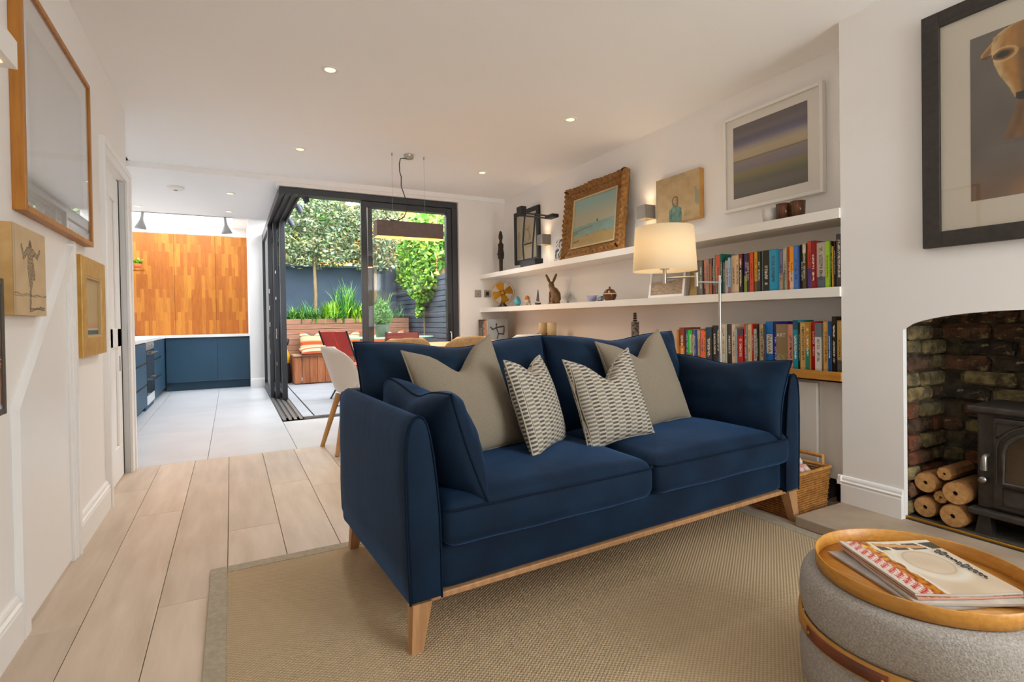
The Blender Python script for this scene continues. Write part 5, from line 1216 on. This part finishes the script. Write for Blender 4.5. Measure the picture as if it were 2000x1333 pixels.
# ================================================================= DINING SET
tb = thing('dining_table', 'light wood dining table behind the sofa', 'table', (1.72, 4.62, 0))
MB().box(-.72, .72, -.44, .44, .752, .785, .004).build('table_top', wood_in_m, tb)
for x in (-.64, .64):
    for y in (-.36, .36): MB().box(x-.03, x+.03, y-.03, y+.03, 0, .752, .004).build('leg', wood_in_m, tb)
shell_m = mat('white_shell', '#d6d0c8', rough=.4); shellw_m = mat('ply_shell', '#c9a270', '#bb9260', rough=.5, scale=6, stretch=(1, 8, 8))
def shell_chair(label, loc, rz, sm):
    t = thing('dining_chair', label, 'chair', loc, rz, group='moulded shell dining chairs')
    # profile in the plane x(back -> front), z ; the chair faces +x
    prof = [(-.255, .815), (-.240, .76), (-.215, .68), (-.190, .60), (-.165, .52), (-.135, .455), (-.085, .425), (-.02, .420), (.06, .428), (.14, .440), (.20, .438), (.225, .425)]
    n = len(prof)-1
    def fn(a, b):
        i = b*n; k = min(int(i), n-1); f = i-k; x = prof[k][0]+(prof[k+1][0]-prof[k][0])*f; z = prof[k][1]+(prof[k+1][1]-prof[k][1])*f
        s_ = a*2-1; tb_ = 1-b
        w = .235 if b > .45 else .20+.035*(b/.45)
        if b < .12: w *= .62+.38*math.sin(b/.12*PI/2)
        if b > .9: w *= .8+.2*math.cos((b-.9)/.1*PI/2)
        lift = .09*abs(s_)**3*(sstep(.98, .5, b)*.8+.2)
        fwd_ = .15*abs(s_)**2.2*(sstep(.62, .30, b)*.9+.1)*(.45+.55*sstep(0, .2, b))
        return (x+fwd_, s_*w, z+lift*sstep(.30, .5, b))
    sh = MB().grid(fn, 22, 34).build('shell', sm, t); md = sh.modifiers.new('thickness', 'SOLIDIFY'); md.thickness = .008
    for sx in (-1, 1):
        for sy in (-1, 1): MB().tube([(sx*.10, sy*.09, .425), (sx*.205, sy*.20, 0)], [.024, .017], 10).build('leg', mat('chair_oak', '#c99a62', '#b98a52', rough=.5, scale=9, stretch=(6, 6, .6)), t)
    MB().tube([(-.13, -.11, .33), (.13, .11, .33)], .004, 6).tube([(-.13, .11, .33), (.13, -.11, .33)], .004, 6).build('cross_brace', black_m, t)
    return t
shell_chair('white moulded shell chair on wooden legs at the table end', (.860, 4.325, 0), math.radians(7), shell_m)
shell_chair('light wood shell chair, nearest the white chair, along the table', (1.20, 4.18, 0), math.radians(88), shellw_m).scale = (1, 1, 1.065)
shell_chair('light wood shell chair in the middle of the table side', (1.72, 4.16, 0), math.radians(92), shellw_m).scale = (1, 1, 1.065)
shell_chair('white shell chair peeping over the sofa back by the art books', (2.28, 4.22, 0), math.radians(95), shell_m).scale = (1, 1, 1.065)
# ================================================================= GARDEN
smesh('ground', MB().box(-30, 40, 5.6, 60, -.30, -.10), mat('garden_soil', '#5a5240', '#3f3a2c', rough=1, scale=3), 'bare ground beyond the garden walls')
pt = smesh('floor_patio', MB().box(.655, 3.05, FY+.15, 10.8, -.06, -.014), mat('patio_joint', '#6f7075', rough=.9), 'pale grey patio paving outside the doors')
pav_m = mat('patio_tile', '#9fa2a8', '#94979d', rough=.5, scale=3, rnd=.02)
for xa, xb in ((.66, .768), (.782, 1.38), (1.38, 1.98), (1.98, 2.58), (2.58, 3.05)):
    for k in range(4):
        ya = FY+.16+k*1.2; yb = min(ya+1.2, 10.75)
        MB().box(xa+.0015, xb-.0015, ya+.0015, yb-.0015, -.014, -.002).build('paving_slab', pav_m, pt)
MB().box(.768, .782, FY+.16, 9.6, -.012, -.004).build('drain_slot', dark_m, pt)
navy_m = mat('navy_render', '#566779', '#506072', rough=.8, scale=3, bump=.1, bscale=40)
gw = smesh('wall_garden', MB().box(.42, 3.3, 10.75, 10.95, -.1, 2.06), navy_m, 'slate blue rendered garden wall behind the planter')
MB().box(.40, 3.3, 10.72, 10.98, 2.06, 2.10, .004).build('coping', mat('zinc_coping', '#93a5b8', rough=.4), gw)
smesh('wall_garden_side', MB().box(.44, .62, 9.98, 10.75, -.1, 2.6), navy_m, 'slate blue outer wall of the kitchen')
# slatted fence
fc = thing('slatted_fence', 'slate blue slatted fence with bare timber slats along its top', 'fence', (3.02, 8.35, 0))
slat_m = mat('slat_blue', '#4a5563', '#434d5a', rough=.7, rnd=.06, scale=4, stretch=(1, .3, 6)); slatw_m = mat('slat_timber', '#9a5c3c', '#84492e', rough=.7, rnd=.1, scale=4, stretch=(1, .5, 8))
s1 = MB().box(-.010, .012, -2.33, 2.40, 0, .076, .003, seg=1).mesh('slat', slat_m)
for k in range(20): inst('slat', s1, fc, (0, 0, .02+k*.0865))
s2 = MB().box(-.012, .012, .0, 2.40, 0, .070, .003, seg=1).mesh('slat', slatw_m)
for k in range(4): inst('slat', s2, fc, (0, 0, 1.775+k*.084))
MB().box(.016, .024, -2.33, 2.40, 0, 1.75).build('backing', mat('fence_gap_blocker', '#22272e', rough=.9), fc)  # dark board added to block the bright view through the slat gaps
for y in (-2.3, -.75, .8, 2.35): MB().box(.026, .09, y-.035, y+.035, -.1, 1.80 if y < .7 else 2.13).build('post', mat('post_dark', '#353c46', rough=.8), fc)
# planter of boards
deck_m = mat('hardwood', '#b08368', '#996a52', rough=.65, rnd=.10, scale=4, stretch=(.8, 3, 9), detail=6); deck2_m = mat('hardwood_warm', '#b57248', '#9a5832', rough=.6, rnd=.12, scale=4, stretch=(6, 6, .8), detail=6)
pl = thing('planter', 'long raised hardwood planter behind the garden bench', 'planter', (1.87, 9.66, 0))
for k in range(12):
    MB().box(-1.06, 1.06, 0, .022, k*.0885+.002, k*.0885+.085, .002, seg=1).build('board', deck_m, pl); MB().box(-1.06, -1.038, .022, 1.02, k*.0885+.002, k*.0885+.085, .002, seg=1).build('board', deck_m, pl)
MB().box(-1.035, 1.06, .025, 1.03, .0, .98).build('soil', mat('soil', '#4a3a2a', '#35291d', rough=1, scale=12), pl)
# bench
be = thing('storage_bench', 'hardwood storage bench with plank front in the garden', 'bench', (1.89, 9.43, 0))
for k in range(17):
    x = -1.0+k*.1185
    MB().box(x+.002, x+.116, -.225, -.205, .012, .445, .002, seg=1).build('board', deck2_m, be)
for k in range(3): MB().box(-1.003, -.983, -.205+k*.14, -.067+k*.14, .012, .445, .002, seg=1).build('board', deck2_m, be)
top_m = mat('bench_top', '#b0906f', '#9a7a5c', rough=.6, rnd=.06, scale=4, stretch=(.8, 5, 5))
for k in range(4): MB().box(-1.015, 1.02, -.245+k*.115, -.134+k*.115, .447, .475, .002, seg=1).build('seat_board', top_m, be)
for z in (.38, .05): MB().box(-.895, -.880, -.228, -.224, z, z+.06).build('hinge', chrome_m, be)
# striped outdoor cushions
st_m = mat('kilim_stripes', '#d2c09a', rough=.9, spec=.1)
nm = NodeMath(st_m); q_ = nm.xyz(); cr = nm.N.new('ShaderNodeValToRGB'); cr.color_ramp.interpolation = 'CONSTANT'
cols = [(0, '#c0583a'), (.10, '#d8c39a'), (.18, '#4a4438'), (.20, '#d8c9a4'), (.33, '#d0603c'), (.48, '#d9935c'), (.52, '#d6c69c'), (.70, '#c8b98a'), (.76, '#4a4438'), (.785, '#d8c9a4'), (.88, '#d47048')]
while len(cr.color_ramp.elements) < len(cols): cr.color_ramp.elements.new(.5)
for e, (p, c) in zip(cr.color_ramp.elements, cols): e.position = p; e.color = (*[x*.72 for x in lin(c)], 1)
nm.L.new(nm.op('ADD', nm.op('DIVIDE', q_[2], .38), .5), cr.inputs[0]); nm.L.new(cr.outputs[0], nm.b.inputs['Base Color'])
rust_m = mat('rust_piping', '#b86a44', rough=.9)
for x, z, le, yw, lb_, sz in ((1.205, .665, 22, 0, 'striped cushion upright at the near end of the garden bench', .42), (1.80, .665, 22, .05, 'striped cushion upright behind the red folding chair', .42), (2.24, .655, 22, -.05, 'striped cushion upright behind the potted shrub', .40), (2.62, .66, 20, .1, 'striped cushion upright at the far end of the garden bench', .40)):
    cushion_thing('striped_cushion', lb_, 'cushion', sz, .38, .13, st_m, rust_m, (x, 9.47, z), yw, math.radians(le), 0, .09, .07, int(x*10), .004, 'striped garden cushions', .01)
for x, lb_ in ((1.22, 'striped cushion lying flat on the near end of the garden bench'), (1.72, 'striped cushion lying flat behind the red folding chair')):
    cushion_thing('striped_cushion', lb_, 'cushion', .46, .36, .12, st_m, rust_m, (x, 9.30, .530), .05, math.radians(80), 0, .06, 0, int(x*7), .004, 'striped garden cushions')
# foliage helpers
def vcol_mesh(name, V, Fc, Cc, m, parent=None, kind=None, smooth=False):
    me = bpy.data.meshes.new(name); me.from_pydata(V, [], Fc); me.materials.append(m)
    at = me.color_attributes.new('Col', 'FLOAT_COLOR', 'POINT'); at.data.foreach_set('color', np.asarray(Cc, dtype=np.float32).ravel())
    o = bpy.data.objects.new(name, me); COL.objects.link(o); o.parent = parent
    if kind: o['kind'] = kind
    return o
leaf_m = attr_mat('leaf', .45, 0, .4)
def leaves(name, n, sampler, size, pal, seed, parent, wid=.45):
    r = random.Random(seed); P = [lin(c) for c in pal]; V = []; Fc = []; Cc = []
    for i in range(n):
        c = sampler(r)
        if c is None: continue
        d = Vector((r.gauss(0, 1), r.gauss(0, 1), r.gauss(0, .7)-.2)).normalized(); u = d.cross(Vector((r.gauss(0, 1), r.gauss(0, 1), r.gauss(0, 1)))).normalized(); s = size*r.uniform(.65, 1.3)
        nrm = d.cross(u); b = Vector(c); k = len(V); w = s*wid*.5
        V += [b-d*s*.5, b-d*s*.1+u*w+nrm*s*.06, b+d*s*.5, b-d*s*.1-u*w+nrm*s*.06]; Fc += [(k, k+1, k+2, k+3)]
        col = r.choice(P); t = r.uniform(.8, 1.2); col = [x*t for x in col]+[1]; Cc += [col]*4
    return vcol_mesh(name, [tuple(v) for v in V], Fc, Cc, leaf_m, parent, 'stuff')
def blades(name, n, c, spread, hmin, hmax, w, pal, seed, parent, droop=.5):
    r = random.Random(seed); P = [lin(x) for x in pal]; V = []; Fc = []; Cc = []
    for i in range(n):
        a = r.uniform(0, 2*PI); h = r.uniform(hmin, hmax); dr = droop*r.uniform(.3, 1.1); b = Vector(c)+Vector((r.gauss(0, spread), r.gauss(0, spread), 0)); dd = Vector((math.cos(a), math.sin(a), 0)); sd = Vector((-dd.y, dd.x, 0)); ww = w*r.uniform(.6, 1.2); col = r.choice(P); t = r.uniform(.8, 1.2); k = len(V)
        for j in range(5):
            f = j/4; p = b+Vector((0, 0, h*(f-dr*f*f*.75)))+dd*(h*dr*f*f*.9+.02*f); q = ww*(1-f**2.2)*.5+.0008
            V += [tuple(p-sd*q), tuple(p+sd*q)]; Cc += [[x*t for x in col]+[1]]*2
        Fc += [(k+2*j, k+2*j+1, k+2*j+3, k+2*j+2) for j in range(4)]
    return vcol_mesh(name, V, Fc, Cc, leaf_m, parent, 'stuff')
GREENS = ['#6f8258', '#86986a', '#566a48', '#9aa87c', '#66806a', '#aeb592', '#475c40', '#8f8a5c']
bark_m = mat('pale_bark', '#a8906c', '#8d7552', rough=.9, scale=14, stretch=(4, 4, .8), bump=.4, bscale=60)
def pleached(x, x0, x1, z0, z1, label, seed, n):
    t = thing('pleached_tree', label, 'tree', (x, 10.35, .98), group='pleached evergreen trees in the planter')
    tk = MB().tube([(0, 0, 0), (.01, 0, .5), (-.005, 0, 1.1), (.0, 0, 2.0)], [.036, .032, .028, .016], 10)
    tk.build('trunk', bark_m, t); br_ = MB()
    for k in range(5):
        z = 1.25+k*.22
        for s_, e in ((-1, x0-x), (1, x1-x)): br_.tube([(0, 0, z), (e*.5, .02, z+.04), (e*.9, 0, z+.03)], [.012, .009, .005], 6)
    br_.build('branches', bark_m, t)
    def smp(r):
        a, b, c = r.uniform(-1, 1), r.uniform(-1, 1), r.uniform(-1, 1)
        if abs(a)**4+abs(c)**4 > 1: return None
        if noise.noise(Vector((a*2.2+seed, b*1.5, c*2.6))) < -.22: return None
        return ((x0+x1)/2-x+a*(x1-x0)/2+.05*r.gauss(0, 1), b*.30, (z0+z1)/2-.98+c*(z1-z0)/2+.04*r.gauss(0, 1))
    leaves('crown', n, smp, .085, GREENS, seed, t)
pleached(1.38, .60, 2.08, 2.06, 3.32, 'square-clipped evergreen tree behind the open doorway', 21, 9000)
pleached(2.49, 1.98, 3.02, 2.02, 3.22, 'square-clipped evergreen tree behind the sliding glass', 22, 6500)
STRAP = ['#4f8a30', '#6aa83c', '#3f7a30', '#86b84a', '#2f6a34']; LIME = ['#8ab82c', '#a5c83a', '#6fa028']; GRASS = ['#4a8a5a', '#6aa86a', '#8abf5c', '#3f7a50']
for i, (x, y, n, sp, h0, h1, w, pal, dr, lb_) in enumerate(((1.02, 9.83, 120, .08, .28, .48, .024, STRAP, .8, 'arching strap-leaved plant at the near end of the planter'), (1.24, 9.95, 60, .06, .3, .55, .018, GRASS, .6, 'tall thin grass beside the first tree trunk'),
        (1.58, 9.88, 120, .08, .28, .56, .036, LIME, .45, 'lime green broad-leaved plant in the planter'), (1.85, 9.95, 110, .07, .5, .95, .022, STRAP, .35, 'tallest upright sword-leaved plant in the planter'), (1.72, 9.76, 90, .07, .20, .36, .026, STRAP, 1.0, 'low strap-leaved plant hanging over the planter edge'),
        (2.12, 9.9, 90, .08, .35, .62, .022, STRAP, .6, 'arching strap-leaved plant behind the door post'), (2.45, 9.92, 90, .08, .4, .75, .018, GRASS, .5, 'tall grass behind the potted shrub'), (2.75, 9.85, 60, .06, .25, .5, .018, GRASS, .8, 'drooping grass at the far end of the planter'), (1.34, 9.80, 110, .08, .24, .40, .024, STRAP, .9, 'low arching plant in front of the first tree trunk'), (2.02, 9.80, 100, .08, .26, .5, .026, LIME, .7, 'bright green plant just left of the door post'))):
    t = thing('planter_plant', lb_, 'plant', (x, y, .985)); blades('leaves', n, (0, 0, 0), sp, h0, h1, w, pal, 40+i, t, dr)
# climber on the fence
cl = thing('climbing_plant', 'bright green climber spilling over the slatted fence', 'plant', (2.93, 8.75, .9))
def csmp(r):
    y = r.uniform(-.45, 1.15) if r.random() < .55 else r.gauss(.15, .28)
    lo = .42+.40*abs(y-.02)+.16*noise.noise(Vector((y*4, 2, 1)))
    z = r.uniform(.30, 1.55)
    if r.random() < .03: return (r.uniform(-.10, -.03), .08+r.gauss(0, .05), r.uniform(.18, .5))
    if z < lo or y < -.5: return None
    return (r.uniform(-.16, .08), y, z+.08*noise.noise(Vector((y*5, 7, 3))))
leaves('leaves', 6500, csmp, .10, ['#6a9c2a', '#86b03a', '#4f8426', '#a0c048', '#3f7020'], 61, cl, .7)
MB().tube([(.05, .2, -.9), (.03, .1, 0), (.0, .1, .9), (-.02, -.2, 1.2)], .012, 6).build('stem', bark_m, cl)
# trees beyond the wall
def far_tree(x, y, z, rx, rz, label, pal, seed, n, size):
    t = thing('garden_tree', label, 'tree', (x, y, -.1), group='trees beyond the garden wall')
    MB().tube([(0, 0, 0), (.05, 0, z*.5), (0, 0, z)], [.12, .09, .05], 8).build('trunk', bark_m, t)
    def smp(r):
        v = Vector((r.gauss(0, 1), r.gauss(0, 1), r.gauss(0, 1))).normalized()*r.random()**.4
        return (v.x*rx, v.y*rx*.7, z+v.z*rz) if noise.noise(v*2.5+Vector((seed, 0, 0))) > -.25 else None
    leaves('crown', n, smp, size, pal, seed, t, .6)
far_tree(4.7, 12.6, 3.1, 1.0, .9, 'leafy green tree beyond the fence', ['#6aa83a', '#86b84a', '#4f8a34', '#a5c060'], 71, 3200, .17)
far_tree(1.65, 13.2, 3.55, .9, .75, 'spiky-leaved green tree beyond the wall', ['#5f9a3a', '#86b04a', '#3f7a34'], 72, 1800, .24)
far_tree(.9, 12.5, 2.5, .8, .7, 'yellow-green shrub beyond the wall', ['#b5b85a', '#c9c470', '#8a9a48'], 73, 1500, .15)
# house across the gardens
bk_m = mat('london_stock', '#c0873c', rough=.9)
nm = NodeMath(bk_m); tc = nm.N.new('ShaderNodeTexCoord'); mp3 = nm.N.new('ShaderNodeMapping'); mp3.inputs['Rotation'].default_value = (PI/2, 0, 0); nm.L.new(tc.outputs['Object'], mp3.inputs[0])
bx_ = nm.N.new('ShaderNodeTexBrick'); bx_.inputs['Scale'].default_value = 1; bx_.inputs['Brick Width'].default_value = .225; bx_.inputs['Row Height'].default_value = .075; bx_.inputs['Mortar Size'].default_value = .006
bx_.inputs['Color1'].default_value = (*lin('#d09548'), 1); bx_.inputs['Color2'].default_value = (*lin('#b97a34'), 1); bx_.inputs['Mortar'].default_value = (*lin('#b89a6c'), 1)
nm.L.new(mp3.outputs[0], bx_.inputs['Vector']); nm.L.new(bx_.outputs['Color'], nm.b.inputs['Base Color'])
hsx = thing('brick_house', 'golden brick house with white windows beyond the garden', 'house', (3.0, 18.0, -.1))
MB().box(-6, 9, 0, 6, 0, 7.2).build('wall', bk_m, hsx)
MB().poly([(-6.2, -.2, 7.2), (-6.2, 6.2, 7.2), (-6.2, 3, 9.6)], (15.4, 0, 0)).build('roof', mat('roof_slate', '#5a5c62', rough=.8), hsx)
hwin_m = mat('house_pane', '#6f8a80', '#4a6258', rough=.1, scale=3, spec=.8)
for x0, x1, z0, z1 in ((.42, 2.12, 4.92, 6.0), (-3.6, -2.2, 4.92, 6.0), (.42, 2.12, 1.6, 3.0), (5.0, 6.4, 4.92, 6.0)):
    w = MB().box(x0, x1, -.03, .02, z0, z1).build('window', mat('upvc', '#f0f2f4', rough=.4), hsx)
    nP = 3
    for k in range(nP):
        a = x0+.10+k*(x1-x0-.2)/nP; b = a+(x1-x0-.2)/nP-.10
        MB().box(a+.05, b+.05, -.045, -.03, z0+.12, z1-.12).build('pane', hwin_m, w)
MB().cyl((3.05, -.06, 0), (3.05, -.06, 7.1), .055, n=10).build('downpipe', mat('pipe_grey', '#8a8f96', rough=.6), hsx)
# table, pot, chairs
gt_ = thing('garden_table', 'round mint green garden table', 'table', (2.16, 8.0, 0))
mint_m = mat('mint_paint', '#8fb89c', rough=.4)
MB().lathe([(.0001, .750), (.62, .750), (.625, .757), (.62, .764), (.0001, .766)], n=56).build('table_top', mint_m, gt_)
for k in range(3):
    a = k*2*PI/3+.4; MB().tube([(.10*math.cos(a), .10*math.sin(a), .75), (.12*math.cos(a), .12*math.sin(a), .4), (.42*math.cos(a), .42*math.sin(a), .0)], .014, 8).build('leg', mint_m, gt_)
po = thing('potted_shrub', 'fluffy green shrub in a grey-green pot on the mint table', 'potted plant', (1.98, 7.88, .767))
MB().lathe([(.0001, 0), (.082, 0), (.108, .17), (.112, .19), (.104, .19), (.096, .16), (.0001, .15)], n=30).build('pot', mat('pot_grey', '#7f8578', '#6f7568', rough=.8, scale=8), po)
def ssmp(r):
    v = Vector((r.gauss(0, 1), r.gauss(0, 1), r.gauss(0, 1))).normalized()*r.random()**.35; tz = .34+.21*v.z; k = 1-.45*max(0, v.z)
    return (v.x*.165*k, v.y*.165*k, tz)
leaves('foliage', 3600, ssmp, .045, ['#5f9a48', '#7fb060', '#4a8440', '#9ac078'], 81, po, .25)
red_m = mat('red_slats', '#cc3c2c', '#bc3226', rough=.55, scale=4); redm_m = mat('red_mesh', '#a83038', '#942830', rough=.7, scale=200)
ch1 = thing('folding_chair', 'red slatted folding garden chair beside the bench', 'chair', (1.41, 7.23, 0), math.radians(40))
for y0, y1 in ((-.20, -.004), (.004, .20)):
    MB().poly([(-.36, y0, .875), (-.35, y0, .875), (-.20, y0, .56), (-.21, y0, .56)], (0, y1-y0, 0)).build('back_slat', red_m, ch1)
for k in range(3): MB().box(-.17+k*.125, -.055+k*.125, -.20, .20, .43, .445, .003).build('seat_slat', red_m, ch1)
for s_ in (-1, 1):
    MB().tube([(-.365, s_*.215, .89), (-.20, s_*.215, .54), (.20, s_*.215, 0)], .011, 8).build('leg', black_m, ch1); MB().tube([(.20, s_*.19, .43), (-.20, s_*.19, 0)], .011, 8).build('leg', black_m, ch1)
ch2 = thing('garden_chair', 'red mesh-backed garden chair at the mint table', 'chair', (2.02, 7.15, 0))
MB().poly([(-.215, -.20, .845), (.215, -.20, .845), (.205, -.14, .50), (-.205, -.14, .50)], (0, .008, 0)).build('back_mesh', redm_m, ch2)
MB().box(-.21, .21, -.14, .26, .42, .43).build('seat_mesh', redm_m, ch2)
for s_ in (-1, 1):
    MB().tube([(s_*.222, -.205, .86), (s_*.212, -.14, .44), (s_*.215, -.20, 0)], .012, 8).build('leg', mat('chair_frame', '#6a2a2a', rough=.5), ch2); MB().tube([(s_*.212, .26, .43), (s_*.215, .28, 0)], .012, 8).build('leg', MATS['chair_frame'], ch2)
bl_ = thing('leaf_blower', 'black and yellow garden power tool beside the bench', 'garden tool', (.80, 9.55, 0))
MB().lathe([(.0001, 0), (.07, .0), (.075, .12), (.06, .30), (.045, .36)], n=16).build('motor_body', black_m, bl_)
MB().tube([(0, -.03, .34), (.005, -.05, .45), (-.01, -.03, .56)], [.045, .05, .03], 12).build('yellow_casing', mat('tool_yellow', '#d89a1c', rough=.4), bl_)
MB().tube([(-.02, -.03, .56), (.0, -.04, .66), (.03, -.02, .72), (.02, .03, .64)], .022, 10).build('handle', black_m, bl_)
for y, lb_ in ((5.98, 'dark spotlight nearest the room under the outer door beam'), (6.56, 'dark spotlight in the middle of the outer door beam'), (7.5, 'dark spotlight farthest along the outer door beam')):
    t = thing('outdoor_spotlight', lb_, 'spotlight', (.70, y, 2.34), group='dark spotlights on the door beam')
    MB().box(-.04, .03, -.02, .02, -.02, .02).build('bracket', black_m, t); MB().cyl((-.005, 0, .02), (.040, 0, -.072), .030, n=16).build('barrel', mat('spot_body', '#3f4450', rough=.5), t)
# little plant in the kitchen
kp = thing('potted_plant', 'tiny green plant in a terracotta pot by the timber doors', 'potted plant', (-1.215, 9.62, 1.845))
MB().lathe([(.0001, 0), (.04, 0), (.055, .07), (.048, .07), (.0001, .06)], n=20).build('pot', mat('terracotta', '#b8683a', rough=.8), kp)
blades('leaves', 60, (0, 0, .06), .02, .06, .16, .03, LIME, 91, kp, .8)
box_thing('wall_shelf', 'little timber bracket shelf under the kitchen plant', 'shelf', iro_m, -1.50, -1.14, 9.50, 9.74, 1.815, 1.843)
